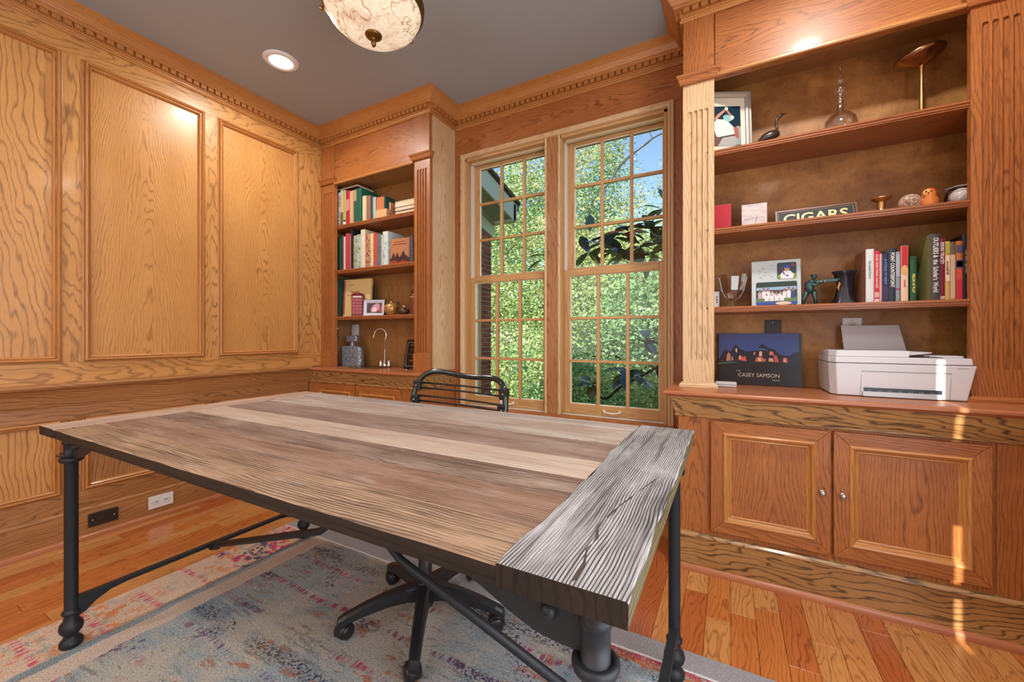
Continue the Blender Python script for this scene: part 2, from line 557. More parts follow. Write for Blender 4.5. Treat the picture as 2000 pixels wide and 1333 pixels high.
# back wall behind the photographer, with an added unseen slit, masked to shape the sun streak
wb = MB()
wb.box(XL, .20, YB - .12, YB, 0, HC); wb.box(.90, XR, YB - .12, YB, 0, HC)
wb.box(.20, .90, YB - .12, YB, 0, 1.10); wb.box(.20, .90, YB - .12, YB, 2.45, HC)
P('wall_back', wb, OAK_GOLD, kind='structure')
w3 = thing('window_3', None, None, (.55, YB, 1.10), kind='structure')
for z0, z1 in ((1.10, 1.30), (1.47, 1.52), (1.73, 2.03), (2.36, 2.45)): B('sun_mask_bar', .66, .76, YB - .02, YB - .005, z0, z1, OAK_GOLD2, w3)  # added bars that cut the sun streak into lengths
B('sun_mask', .20, .700, YB - .05, YB - .02, 1.10, 2.45, OAK_GOLD2, w3)
B('sun_mask', .718, .90, YB - .05, YB - .02, 1.10, 2.45, OAK_GOLD2, w3)

# ---- floor: every strip that shows is a plank
fl = P('floor', MB().box(XL - .05, XR + .05, YB - .1, YW, -.06, -.008, 'y'), FLOORS[2], kind='structure')
PW = .0826
def plank(x, y0, y1, k):
    mb = MB(); x1 = x + PW - .0012; y1 = y1 - .0012
    u0 = random.uniform(-.10, .10); v0 = random.uniform(0, 60)
    e = .0012
    vs = [(x, y0, -.012), (x1, y0, -.012), (x1, y1, -.012), (x, y1, -.012),
          (x, y0, -e), (x1, y0, -e), (x1, y1, -e), (x, y1, -e),
          (x + e, y0 + e, 0), (x1 - e, y0 + e, 0), (x1 - e, y1 - e, 0), (x + e, y1 - e, 0)]
    fs = [(8, 9, 10, 11), (4, 5, 9, 8), (5, 6, 10, 9), (6, 7, 11, 10), (7, 4, 8, 11), (0, 1, 5, 4), (1, 2, 6, 5), (2, 3, 7, 6), (3, 0, 4, 7)]
    uvs = [[(vs[i][0] - x - PW / 2 + u0, vs[i][1] + v0) for i in f] for f in fs]
    return mb.add(vs, fs, uvs)
rest = MB()
n_pl = 0
ncol = int((XR - XL) / PW) + 1
for c in range(ncol):
    x = XL + c * PW
    y = YB - random.uniform(0, .6)
    while y < YW:
        L = random.uniform(.45, 1.15)
        y1 = min(y + L, YW)
        under = (x > -2.1 and x + PW < -.2 and y > -.2 and y1 < 1.35)
        vis = (y1 > .25) and not under and not (x > .75 and y1 < 1.2)
        mb = plank(x, y, y1, c)
        if vis and n_pl < 290:
            P('plank', mb, random.choice(FLOORS), fl); n_pl += 1
        else:
            rest.add(mb.v, mb.f, mb.uv)
        y = y1
P('plank_strips', rest, FLOORS[0], fl, kind='stuff')

# ---- left wall, panelled
wl = P('wall_left', MB().box(XL - .1, XL - .012, YB, YW + .1, 0, HC, 'z'), OAK_GOLD, kind='structure')
XF = XL                    # face of stiles and rails
panels = [(-1.28, -.62), (-.54, .04), (.11, .70), (.778, 1.328), (1.408, 1.962)]
def stile(y0, y1, z0, z1, mat=OAK_GOLD2): B('stile', XL - .014, XF, y0, y1, z0, z1, mat, wl, 'z', r=.05)
def railb(y0, y1, z0, z1, mat=OAK_GOLD2, name='rail', x=XF): B(name, XL - .014, x, y0, y1, z0, z1, mat, wl, 'y', r=.05)
railb(YB, LBY, 2.505, 2.64, OAK_GOLD2)
railb(YB, LBY, .82, .93, OAK_GOLD2)
railb(YB, LBY, .163, .258, OAK_RAIL, x=XF + .006)
edges = [YB] + [e for p in panels for e in p] + [LBY]
for i in range(0, len(edges), 2):
    stile(edges[i], edges[i + 1], .93, 2.505)
    stile(edges[i], edges[i + 1], .258, .64, OAK_RAIL)
MOULD = [(-.003, 0), (-.003, .006), (.001, .008), (.001, .003), (.004, .003), (.006, .016), (.012, .020), (.016, .014), (.018, .006), (.021, .006), (.024, .012), (.029, .007), (.032, -.009)]
for i, (a, b) in enumerate(panels):
    m = OAK_GOLD if i in (3, 4, 1) else OAK_GOLD2
    uc = random.uniform(-.06, .06)
    P('wall_panel', MB().box(XL - .02, XL - .009, a + .01, b - .01, .94, 2.5, 'z', u0=uc), m, wl)
    P('wall_panel', MB().box(XL - .02, XL - .009, a + .01, b - .01, .26, .63, 'z', u0=uc), OAK_RAIL if i > 2 else OAK_GOLD2, wl)
    for z0, z1 in ((.93, 2.505), (.258, .64)):
        P('panel_moulding', MB().sweep([(a, z0), (a, z1), (b, z1), (b, z0)], [(q[0], q[1]) for q in MOULD], True, LEFTW(XF, 0, 0)), OAK_TRIM, wl)
# chair rail: ledge, coved apron, flat band with bead
CR = [(0, .634), (.009, .634), (.011, .640), (.007, .646), (.005, .65), (.005, .706), (.009, .708), (.010, .714), (.013, .72), (.018, .745), (.028, .775), (.036, .788),
      (.040, .794), (.052, .798), (.062, .806), (.064, .814), (.060, .822), (.052, .825), (0, .826)]
ch = P('trim_2', MB().sweep([(XL, YB), (XL, 2.05)], CR, False, None, u0=.05), OAK_RAIL, kind='structure')
# baseboard + shoe on the left wall
P('baseboard_left', MB().sweep([(XL, YB), (XL, 2.05)], [(0, .165), (.010, .165), (.014, .160), (.015, .152), (.012, .148), (.012, 0)], False, u0=.02), OAK_RAIL, kind='structure')
P('trim_3', MB().sweep([(XL + .012, YB), (XL + .012, 2.05)], [(0, .027), (.010, .025), (.017, .018), (.019, .008), (.019, 0)], False, sm=True), OAK_SHOE, kind='structure')

# ---- window wall
ww = MB()
WY0, WY1 = YW + .008, YW + .22
op = [(-1.722, -1.078), (-.972, -.326)]
ww.box(XL, LBX - .02, YW + .06, WY1, 0, HC + .15)
ww.box(LBX - .02, -1.745, WY0, WY1, 0, HC + .15); ww.box(-1.055, -.995, WY0, WY1, .5, 2.4); ww.box(-.30, RBX + .02, WY0, WY1, 0, HC + .15)
ww.box(-1.745, -.30, WY0, WY1, 0, .535, 'x'); ww.box(-1.745, -.30, WY0, WY1, 2.372, HC + .15, 'x')
ww.box(RBX + .02, XR + .1, YW + .06, WY1, 0, HC + .15)
wf = P('wall_far', ww, OAK_RED, kind='structure')
B('frieze_board', LBX, RBX, YW, YW + .01, 2.40, 2.64, OAK_RED, wf, 'x', r=.03)
B('side_board', LBX, -1.755, YW, YW + .01, .54, 2.40, OAK_RED, wf, 'z')
B('side_board', -.285, RBX, YW, YW + .01, .54, 2.40, OAK_RED, wf, 'z')
B('wainscot_board', LBX, RBX, YW, YW + .01, .15, .53, OAK_RED, wf, 'x')
P('baseboard_far', MB().sweep([(LBX, YW), (RBX, YW)], [(0, .165), (.010, .165), (.014, .15), (.012, 0)], False), OAK_RAIL, kind='structure')
# casing round both windows + mullion post + stool
cas = MB().sweep([(-1.762, .552), (-1.762, 2.412), (-.278, 2.412), (-.278, .552)],
                 [(0, 0), (0, .016), (.006, .020), (.012, .015), (.016, .015), (.022, .022), (.030, .018), (.034, .010), (.036, -.006), (.040, -.02)], False, FRONT(0, YW, 0))
P('trim_4', cas, OAK_PALE, kind='structure')
B('trim_5', -1.066, -.986, YW - .006, YW + .10, .552, 2.385, OAK_RAIL, None, 'z', kind='structure')
for x in (-1.080, -.986):
    B('trim_6', x, x + .014, YW - .012, YW + .08, .552, 2.385, OAK_PALE, None, 'z', kind='structure')
B('trim_7', -1.765, -.275, YW - .05, YW + .10, .53, .552, OAK_RED, None, 'x', kind='structure')

def sash(parent, name, x0, x1, z0, z1, gx0, gx1, gz0, gz1, yf, th):
    fr = MB()
    fr.box(x0, gx0, yf, yf + th, z0, z1, 'z', r=.03); fr.box(gx1, x1, yf, yf + th, z0, z1, 'z', r=.03)
    fr.box(gx0, gx1, yf, yf + th, z0, gz0, 'x', r=.03); fr.box(gx0, gx1, yf, yf + th, gz1, z1, 'x', r=.03)
    s = P(name, fr, OAK_SASH, parent, bev=.002)
    w, h = (gx1 - gx0) / 3, (gz1 - gz0) / 3
    for k in (1, 2):
        B('muntin', gx0 + k * w - .009, gx0 + k * w + .009, yf + .002, yf + th - .002, gz0, gz1, OAK_SASH, s, 'z', bev=.003)
        B('muntin', gx0, gx1, yf + .003, yf + th - .003, gz0 + k * h - .009, gz0 + k * h + .009, OAK_SASH, s, 'x', bev=.003)
    # pale glazing bead round the glass
    P('glazing_bead', MB().sweep([(gx0, gz0), (gx0, gz1), (gx1, gz1), (gx1, gz0)], [(0, 0), (.005, -.006), (.005, -.012)], True, FRONT(0, yf + .008, 0)), C('#d9cdb4'), s)
    for i in range(3):
        for j in range(3):
            a, b = gx0 + i * w + .007, gx0 + (i + 1) * w - .007
            c, d = gz0 + j * h + .007, gz0 + (j + 1) * h - .007
            P('pane', MB().box(a, b, yf + th / 2 - .001, yf + th / 2 + .001, c, d), PANE, s)
    return s
for k, dx in ((1, -.750), (2, 0)):
    wd = thing('window_%d' % k, None, None, (-.65 + dx, YW, .552), kind='structure')
    B('jamb', -.984 + dx, -.966 + dx, YW, YW + .2, .552, 2.375, OAK_SASH, wd, 'z')
    B('jamb', -.334 + dx, -.316 + dx, YW, YW + .2, .552, 2.375, OAK_SASH, wd, 'z')
    B('head', -.984 + dx, -.316 + dx, YW, YW + .2, 2.358, 2.376, OAK_SASH, wd, 'x')
    B('jamb_liner', -.968 + dx, -.955 + dx, YW + .060, YW + .12, 1.50, 2.36, C('#d3d2cc'), wd, 'z')
    B('head_liner', -.955 + dx, -.34 + dx, YW + .045, YW + .075, 2.345, 2.36, C('#cdbf9a'), wd, 'x')
    B('weather_strip', -.955 + dx, -.945 + dx, YW + .10, YW + .13, .58, 1.5, C('#dfe6e6'), wd, 'z')
    B('outer_sill', -1.0 + dx, -.30 + dx, YW + .02, YW + .26, .52, .556, C('#cfcabd'), wd, 'x')
    sash(wd, 'upper_sash', -.957 + dx, -.330 + dx, 1.468, 2.352, -.912 + dx, -.352 + dx, 1.516, 2.330, YW + .092, .032)
    ls = sash(wd, 'lower_sash', -.966 + dx, -.334 + dx, .557, 1.500, -.926 + dx, -.368 + dx, .620, 1.460, YW + .052, .036)
    hx = -.648 + dx; hy = YW + .052; hz = .585
    hb = MB().tube([(hx - .05, hy, hz + .004), (hx - .049, hy - .018, hz + .003), (hx - .035, hy - .026, hz - .002), (hx, hy - .028, hz - .004), (hx + .035, hy - .026, hz - .002), (hx + .049, hy - .018, hz + .003), (hx + .05, hy, hz + .004)], .0055, 8)
    hb.ball((hx - .05, hy - .004, hz + .004), .010); hb.ball((hx + .05, hy - .004, hz + .004), .010)
    P('sash_handle', hb, C('#d9d2c8', .3), wd)

# ---- crown moulding with dentils, one run round the room and the two bookcases
path = [(XL, YB), (XL, LBY), (LBX, LBY), (LBX, YW), (RBX, YW), (RBX, RBY), (XR, RBY), (XR, YB)]
CRN = [(.0, 2.606), (.008, 2.606), (.012, 2.612), (.010, 2.619), (.004, 2.621), (.006, 2.630), (.012, 2.632), (.012, 2.636), (.012, 2.664), (.036, 2.664), (.040, 2.668), (.040, 2.676),
       (.046, 2.680), (.052, 2.690), (.062, 2.706), (.078, 2.719), (.084, 2.722), (.084, 2.728), (.092, 2.732), (.092, 2.742)]
cr = P('trim_1', MB().sweep(path, CRN, True, None), OAK_TRIM, kind='structure')
den = MB().box(-.0142, .0142, 0, .020, 0, .022, 'z')
d0 = None
nd = 0
for i in range(len(path)):
    a = Vector(path[i]); b = Vector(path[(i + 1) % len(path)])
    if i in (7,): continue
    d = (b - a); L = d.length; d.normalize(); nrm = Vector((d.y, -d.x))
    k = int(L / .0395)
    for q in range(k):
        t = (q + .5) * L / k
        p = a + d * t + nrm * .012
        if p.y < .25 and i in (0, 6): continue
        if d0 is None:
            o = P('dentil', den, OAK_TRIM, cr); d0 = o
        else:
            o = inst(d0, 'dentil', cr)
        o.location = (p.x, p.y, 2.641)
        o.rotation_euler = (0, 0, math.atan2(nrm.y, nrm.x) - PI / 2)
        nd += 1

# ================================================================== BUILT-IN BOOKCASES
def pilaster(parent, x0, x1, yf, z0, z1, fz0, fz1, mat, n=4, name='pilaster'):
    """fluted board: 2-D outline with four round-ended grooves"""
    w = x1 - x0
    gw = w * .058
    cs = [x0 + w * (.245 + .17 * i) for i in range(n)]
    loops = [[(x0, z0), (x1, z0), (x1, z1), (x0, z1)]]
    for c in cs:
        lp = [(c + gw * math.cos(a), fz0 + gw + gw * math.sin(a)) for a in [PI + PI * k / 6 for k in range(7)]]
        lp += [(c + gw * math.cos(a), fz1 - gw + gw * math.sin(a)) for a in [PI * k / 6 for k in range(7)]]
        loops.append(lp)
    me = shape2d(loops, .004)
    me.transform(FRONT(0, yf + .004, 0))
    u0, v0 = random.uniform(-.08, .08), random.uniform(0, 30)
    ul = me.uv_layers.new(name='UVMap') if not me.uv_layers else me.uv_layers[0]
    ul.name = 'UVMap'
    for lp in me.loops:
        v = me.vertices[lp.vertex_index].co
        ul.data[lp.index].uv = (v.x - (x0 + x1) / 2 + u0 + v.y, v.z + v0)
    for p in me.polygons: p.use_smooth = False
    me.materials.clear(); me.materials.append(mat)
    me.transform(wmat(parent).inverted())
    o = bpy.data.objects.new(name, me); COL.objects.link(o); o.parent = parent
    bk = B('groove_backing', x0, x1, yf + .008, yf + .03, z0, z1, mat, o, 'z')
    return o

def shelf(parent, x0, x1, yf, yb, zt, th=.027, mat=None, xt=None):
    mat = mat or OAK_SHELF
    mb = MB()
    if xt: mb.box(x1, xt, yf + .030, yb, zt - th, zt, 'x')
    mb.box(x0, x1, yf + .014, yb, zt - th, zt, 'x')
    mb.sweep([(x0, yf + .014), (x1, yf + .014)], [(0, zt), (.010, zt), (.014, zt - .003), (.014, zt - .009), (.010, zt - .011), (.010, zt - .019), (.006, zt - .021), (.006, zt - th), (0, zt - th)], False, u0=.03)
    return P('shelf', mb, mat, parent)

def door(parent, x0, x1, z0, z1, yf, wd, mat, panelmat, knobx, knobz):
    d = P('door', MB().box(x0 + .01, x1 - .01, yf + .004, yf + .02, z0 + .01, z1 - .01, 'z'), mat, parent)
    c = [(x0, z0), (x0, z1), (x1, z1), (x1, z0)]
    i = [(x0 + wd, z0 + wd), (x0 + wd, z1 - wd), (x1 - wd, z1 - wd), (x1 - wd, z0 + wd)]
    for k in range(4):
        q = (k + 1) % 4
        poly = [c[k], c[q], i[q], i[k]]
        hor = k in (1, 3)
        mb = MB(); u0 = random.uniform(.02, .15); v0 = random.uniform(0, 30)
        cx_, cz_ = sum(p[0] for p in poly) / 4, sum(p[1] for p in poly) / 4
        # shrink a hair so the mitre shows
        poly = [(cx_ + (p[0] - cx_) * .998, cz_ + (p[1] - cz_) * .998) for p in poly]
        vs = [(p[0], yf - .012, p[1]) for p in poly] + [(p[0], yf + .008, p[1]) for p in poly]
        fs = [(0, 1, 2, 3), (7, 6, 5, 4)] + [(j, 4 + j, 4 + (j + 1) % 4, (j + 1) % 4) for j in range(4)]
        uvs = [[((vs[t][2] - cz_, vs[t][0]) if hor else (vs[t][0] - cx_, vs[t][2])) for t in f] for f in fs]
        uvs = [[(a + u0, b + v0) for a, b in f] for f in uvs]
        P('rail' if hor else 'stile', mb.add(vs, fs, uvs), mat, d, bev=.0015)
    a, b, e, f = x0 + wd, x1 - wd, z0 + wd, z1 - wd
    P('moulding', MB().sweep([(a, e), (a, f), (b, f), (b, e)], [(-.006, .011), (-.004, .018), (.002, .021), (.008, .018), (.012, .010), (.018, .004), (.022, .006), (.027, .002), (.029, -.006)], True, FRONT(0, yf, 0)), OAK_TRIM if mat is OAK_RED else mat, d)
    B('door_panel', a + .01, b - .01, yf - .001, yf + .004, e + .01, f - .01, panelmat, d, 'z', r=.03)
    if knobx is not None:
        kb = MB().lathe([(.001, .024), (.007, .023), (.0105, .018), (.0095, .012), (.0045, .009), (.004, .002), (.009, 0)], 16, M=FRONT(knobx, yf - .012, knobz))
        P('knob', kb, SILVER, d)
    return d

# ---------- left unit
lb = thing('bookcase', 'oak built-in bookcase in the far left corner, with a sink niche', 'bookcase', (-2.395, 2.2, 0), group=None)
BY = 2.425
pilaster(lb, XL + .002, -2.808, LBY, .822, 2.30, .945, 2.236, OAK_RED)
pilaster(lb, -1.963, LBX - .002, LBY, .822, 2.30, .945, 2.236, OAK_RED)
for a, b in ((XL, -2.803), (-1.968, LBX)):
    B('pilaster_base', a, b, LBY - .006, LBY + .02, .815, .94 if a > -2.5 else .935, OAK_RED, lb, 'z')
    B('upper_pilaster', a + .003, b - .003, LBY - .004, LBY + .02, 2.34, 2.62, OAK_RED, lb, 'z')
    P('capital', MB().sweep([(a, LBY + .02), (a, LBY - .004), (b, LBY - .004), (b, LBY + .02)], [(0, 2.300), (.008, 2.300), (.012, 2.306), (.016, 2.322), (.024, 2.332), (.026, 2.340), (0, 2.342)], False) .box(a, b, LBY - .003, LBY + .02, 2.3, 2.341, 'x'), OAK_RED, lb)
B('frieze_board', -2.803, -1.968, LBY + .002, LBY + .02, 2.302, 2.62, OAK_RED, lb, 'x', r=.02)
P('header_bead', MB().sweep([(-2.803, LBY + .002), (-1.968, LBY + .002)], [(0, 2.286), (.010, 2.286), (.014, 2.292), (.014, 2.299), (.008, 2.304), (0, 2.306)], False), OAK_TRIM, lb)
B('top_panel', -2.92, -1.85, LBY + .02, BY, 2.30, 2.32, OAK_CASE, lb, 'x')
B('side_panel', LBX - .02, LBX, LBY + .03, YW, .815, 2.66, OAK_PALE, lb, 'z', r=.02)  # pale oak puts the daylight on this side into the colour
B('inner_side', -1.862, -1.845, LBY + .03, BY, .815, 2.30, OAK_CASE, lb, 'z')
B('inner_side', -2.93, -2.912, LBY + .03, BY, .815, 2.30, OAK_CASE, lb, 'z')
B('back_panel', -2.93, -1.85, BY, BY + .012, .80, 2.32, OAK_CASE, lb, 'z', r=.05)
for z in (1.96, 1.597, 1.222):
    shelf(lb, -2.912, -1.862, LBY + .012, BY, z)
LFY = 2.055
B('cabinet_body', XL + .002, LBX - .004, LFY, YW - .002, .02, .79, OAK_RED, lb, 'z')
door(lb, -2.853, -2.418, .20, .694, LFY - .004, .05, OAK_RED, OAK_RED, None, 0)
door(lb, -2.408, -1.972, .20, .694, LFY - .004, .05, OAK_RED, OAK_RED, None, 0)
P('apron', MB().sweep([(XL, LFY), (LBX, LFY), (LBX, YW - .002)], [(0, .702), (.006, .702), (.008, .708), (.006, .714), (.012, .78), (.012, .79)], False, u0=.04), OAK_DARKGRAIN, lb)
P('plinth', MB().sweep([(XL, LFY), (LBX, LFY), (LBX, YW - .002)], [(0, .16), (.008, .158), (.012, .15), (.012, 0)], False), OAK_DARKGRAIN, lb)
SX, SY, SR = -2.52, 2.265, .155
lt = thing('worktop', 'oak worktop of the corner bookcase, round metal bar sink let into it', 'worktop', (-2.395, 2.2, .79))
wt = MB().box(XL + .002, LBX, LFY, YW - .035, .791, .815, 'x')
wt.sweep([(XL, LFY), (LBX, LFY), (LBX, YW - .002)], [(0, .815), (.024, .815), (.030, .811), (.031, .803), (.026, .796), (.016, .791), (0, .79)], False, u0=.03)
P('top', wt, OAK_SHOE, lt)
P('sink_rim', MB().lathe([(SR - .03, .8155), (SR - .012, .822), (SR, .820), (SR + .006, .8155)], 40, M=Matrix.Translation((SX, SY, 0)) @ Matrix.Diagonal((1.15, .8, 1, 1))), BRASS, lt)
P('sink_bowl', MB().lathe([(.001, .8156), (SR * .5, .8158), (SR - .03, .8160)], 40, M=Matrix.Translation((SX, SY, 0)) @ Matrix.Diagonal((1.15, .8, 1, 1))), plain('sink_metal', '#8a8678', .22, .9), lt)

# ---------- right unit
rb = thing('bookcase', 'wide oak built-in bookcase right of the windows, fluted pilasters and two panelled doors', 'bookcase', (.375, 2.2, 0))
RY = 2.425
pilaster(rb, RBX + .002, -.065, RBY, .83, 2.30, .945, 2.165, OAK_PALE)
pilaster(rb, .798, XR - .001, RBY, .83, 2.31, .936, 2.232, OAK_RED)
for a, b in ((RBX, -.062), (.796, XR - .001)):
    P('pilaster_base', MB().sweep([(a, RBY + .02), (a, RBY - .004), (b, RBY - .004), (b, RBY + .02)], [(0, .838), (.004, .838), (.008, .832), (.014, .826), (.014, .815)], False, u0=.02).box(a, b, RBY - .004, RBY + .02, .815, .838, 'x'), OAK_PALE if a < 0 else OAK_RED, rb)
    B('upper_pilaster', a + .003, b - .003, RBY - .004, RBY + .02, 2.34, 2.62, OAK_RED, rb, 'z')
    P('capital', MB().sweep([(a, RBY + .02), (a, RBY - .004), (b, RBY - .004), (b, RBY + .02)], [(0, 2.296), (.008, 2.296), (.012, 2.302), (.016, 2.320), (.024, 2.330), (.026, 2.340), (0, 2.342)], False).box(a, b, RBY - .003, RBY + .02, 2.296, 2.341, 'x'), OAK_RED, rb)
B('frieze_board', -.062, .796, RBY + .002, RBY + .02, 2.30, 2.62, OAK_RED, rb, 'x', r=.02)
P('header_bead', MB().sweep([(-.062, RBY + .002), (.796, RBY + .002)], [(0, 2.300), (.010, 2.300), (.014, 2.305), (.014, 2.314), (.008, 2.320), (0, 2.322)], False), OAK_TRIM, rb)
B('top_panel', -.17, .94, RBY + .02, RY, 2.372, 2.39, OAK_CASE, rb, 'x')
B('header_back', -.062, .796, RBY + .02, RBY + .035, 2.30, 2.372, OAK_CASE, rb, 'x')
B('side_panel', RBX, RBX + .02, RBY + .03, YW, .815, 2.66, OAK_RED, rb, 'z')
B('inner_side', -.115, -.098, RBY + .03, RY, .815, 2.38, OAK_CASE, rb, 'z')
B('inner_side', .925, .94, RBY + .03, RY, .815, 2.38, OAK_CASE, rb, 'z')
B('back_panel', -.115, .94, RY, RY + .012, .80, 2.39, BURL, rb, 'z')
for z in (1.957, 1.580, 1.203):
    shelf(rb, -.098, .800, RBY + .008, RY, z, .026, xt=.925)
RFY = 2.01
B('cabinet_body', RBX - .004, XR - .001, RFY, YW - .002, .02, .79, OAK_RED, rb, 'z')
B('corner_stile', RBX - .004, -.088, RFY - .006, RFY + .01, .166, .70, OAK_RED, rb, 'z')
B('corner_stile', .806, XR - .001, RFY - .006, RFY + .01, .166, .70, OAK_RED, rb, 'z')
door(rb, -.073, .351, .196, .686, RFY - .006, .053, OAK_RED, OAK_RED, .324, .440)
door(rb, .360, .792, .196, .686, RFY - .006, .053, OAK_RED, OAK_RED, .388, .440)
P('apron', MB().sweep([(RBX - .005, YW - .002), (RBX - .005, RFY), (XR, RFY)], [(0, .694), (.010, .694), (.014, .698), (.014, .704), (.010, .708), (.012, .712), (.026, .770), (.030, .780), (.032, .791)], False, u0=.05), OAK_DARKGRAIN, rb)
P('plinth', MB().sweep([(RBX - .005, YW - .002), (RBX - .005, RFY), (XR, RFY)], [(0, .172), (.010, .170), (.020, .162), (.022, .156), (.016, .151), (.014, .148), (.014, 0)], False, u0=.03), OAK_DARKGRAIN, rb)
P('shoe_moulding', MB().sweep([(RBX - .019, YW - .002), (RBX - .019, RFY - .014), (XR, RFY - .014)], [(0, .027), (.008, .025), (.014, .018), (.016, .008), (.016, 0)], False, sm=True), OAK_SHOE, rb)
rt = thing('worktop', 'oak worktop with a rounded nose under the printer', 'worktop', (.375, 2.2, .79))
wt = MB().box(RBX - .005, XR - .001, RFY, YW - .035, .791, .815, 'x')
wt.sweep([(RBX - .005, YW - .002), (RBX - .005, RFY), (XR, RFY)], [(0, .815), (.046, .815), (.054, .813), (.058, .808), (.058, .800), (.052, .795), (.042, .793), (.034, .787), (.030, .787), (0, .787)], False, u0=.03)
P('top', wt, OAK_SHOE, rt)

# ================================================================== RUG
def rug_mat():
    m = Mat('rug_pile')
    tc = m.n('TexCoord').outputs['Object']
    sp = m.n('SeparateXYZ', {0: tc}); x, y = sp.outputs[0], sp.outputs[1]
    nz = lambda sx, sy, d=3, r=.55: m.noise(m.vec(m.math('MULTIPLY', x, sx), m.math('MULTIPLY', y, sy)), 1, d, r)
    yarn = nz(150, 210, 2, .8)
    yarn2 = nz(90, 260, 3, .8)
    wob = m.math('MULTIPLY', m.math('SUBTRACT', nz(6, 6), .5), .05)
    xw = m.math('ADD', x, wob); yw = m.math('ADD', y, wob)
    band = lambda v, a, b, s=.004: m.math('MULTIPLY', m.step(v, a, a + s), m.math('SUBTRACT', 1.0, m.step(v, b - s, b)))
    blue = m.ramp(yarn2, [(.25, srgb('#6b8390')), (.45, srgb('#8fa2ab')), (.6, srgb('#aab2b6')), (.8, srgb('#c2c0be'))])
    cream = m.ramp(yarn2, [(.25, srgb('#93948c')), (.5, srgb('#bdb8ac')), (.8, srgb('#d0c9bd'))])
    c = m.mix(m.step(m.math('ADD', m.math('MULTIPLY', nz(2.2, 1.6), .6), m.math('MULTIPLY', nz(14, 30, 4, .7), .4)), .46, .56), blue, cream)
    # streaks of dark slate and olive woven along x
    stq = m.step(m.math('ADD', m.math('MULTIPLY', nz(14, 60, 3, .7), .6), m.math('MULTIPLY', nz(5, 5), .4)), .54, .60)
    c = m.mix(m.math('MULTIPLY', stq, .55), c, m.mix(m.step(nz(4, 7), .45, .55), srgb('#3f5866'), srgb('#7e7a5c')))
    c = m.mix(m.math('MULTIPLY', m.step(nz(3, 2.2), .58, .66), .5), c, srgb('#5d8096'))
    # rust and olive blotches
    c = m.mix(m.math('MULTIPLY', m.math('MULTIPLY', m.step(nz(9, 20, 4, .7), .57, .62), m.step(nz(2.4, 2), .45, .55)), .8), c, srgb('#b5653c'))
    c = m.mix(m.math('MULTIPLY', m.math('MULTIPLY', m.step(nz(4.3, 6.1, 4), .62, .70), m.step(yarn, .4, .6)), .55), c, srgb('#7a7444'))
    # rows of short stitches running along x
    rows = m.math('FRACT', m.math('MULTIPLY', yw, 6.2))
    rowm = m.math('MULTIPLY', m.step(rows, .40, .45), m.math('SUBTRACT', 1.0, m.step(rows, .55, .60)))
    dash = m.step(nz(95, 12, 1), .50, .56)
    mg = m.math('MULTIPLY', m.math('MULTIPLY', rowm, dash), m.step(nz(2.6, 3.1), .44, .52))
    c = m.mix(m.math('MULTIPLY', mg, .9), c, m.mix(m.step(nz(1.6, 2.4), .45, .55), srgb('#c02c5e'), srgb('#6d3a6e')))
    rows2 = m.math('FRACT', m.math('ADD', m.math('MULTIPLY', yw, 4.1), .3))
    r2 = m.math('MULTIPLY', m.step(rows2, .42, .50), m.math('SUBTRACT', 1.0, m.step(rows2, .62, .70)))
    nv = m.math('MULTIPLY', m.math('MULTIPLY', r2, m.step(nz(85, 95, 3, .7), .50, .54)), m.step(nz(2.3, 2.7, 2), .44, .52))
    c = m.mix(m.math('MULTIPLY', nv, .92), c, srgb('#2b3350'))
    # diagonal navy motif under the chair
    # broken motif
    dg = m.math('ABSOLUTE', m.math('SUBTRACT', m.math('FRACT', m.math('MULTIPLY', m.math('ADD', m.math('MULTIPLY', xw, 1.0), m.math('ABSOLUTE', m.math('SUBTRACT', yw, .78))), 2.2)), .5))
    c = m.mix(m.math('MULTIPLY', m.math('MULTIPLY', m.step(dg, .12, .05), m.step(nz(62, 66, 3, .7), .54, .58)), m.step(nz(2.7, 2.9, 2), .5, .56)), c, srgb('#323955'))
    # left side border: beige and orange field, blue line, cream band
    left = m.math('SUBTRACT', 1.0, m.step(xw, -1.945, -1.94))
    lf = m.ramp(yarn2, [(.2, srgb('#b3927c')), (.5, srgb('#cbb09a')), (.8, srgb('#cfc0b2'))])
    lf = m.mix(m.math('MULTIPLY', m.step(nz(22, 14, 4, .7), .52, .58), m.step(nz(5, 3), .4, .55)), lf, srgb('#d07c46'))
    lf = m.mix(m.math('MULTIPLY', m.step(nz(16, 22, 4, .7), .54, .58), m.step(nz(4, 4), .4, .55)), lf, srgb('#9a9b92'))
    lf = m.mix(m.math('MULTIPLY', m.math('MULTIPLY', rowm, dash), m.step(nz(3, 3), .4, .5)), lf, srgb('#c23a60'))
    tri = m.math('MULTIPLY', m.step(y, 1.0, 1.02), m.step(nz(30, 34, 3), .47, .53))
    lf = m.mix(m.math('MULTIPLY', tri, m.step(nz(8, 4, 2), .47, .5)), lf, m.mix(m.step(nz(7, 3.3), .5, .53), srgb('#cc2f5f'), srgb('#3c4664')))
    c = m.mix(left, c, lf)
    c = m.mix(band(xw, -1.945, -1.908), c, m.ramp(yarn2, [(.3, srgb('#6e8089')), (.7, srgb('#93a0a4'))]))
    c = m.mix(m.math('MULTIPLY', band(xw, -1.908, -1.82), .9), c, m.ramp(yarn2, [(.3, srgb('#c9ae98')), (.7, srgb('#dfd0bf'))]))
    # far border and binding
    far = m.step(y, 1.372, 1.374)
    c = m.mix(far, c, m.ramp(m.math('ADD', m.math('MULTIPLY', yarn, .6), m.math('MULTIPLY', yarn2, .4)), [(.3, srgb('#6f6d70')), (.5, srgb('#96949a')), (.7, srgb('#b6b2b0'))]))
    c = m.mix(m.math('MULTIPLY', band(y, 1.366, 1.375, .001), m.step(x, -2.3, -2.2)), c, srgb('#dedbd6'))
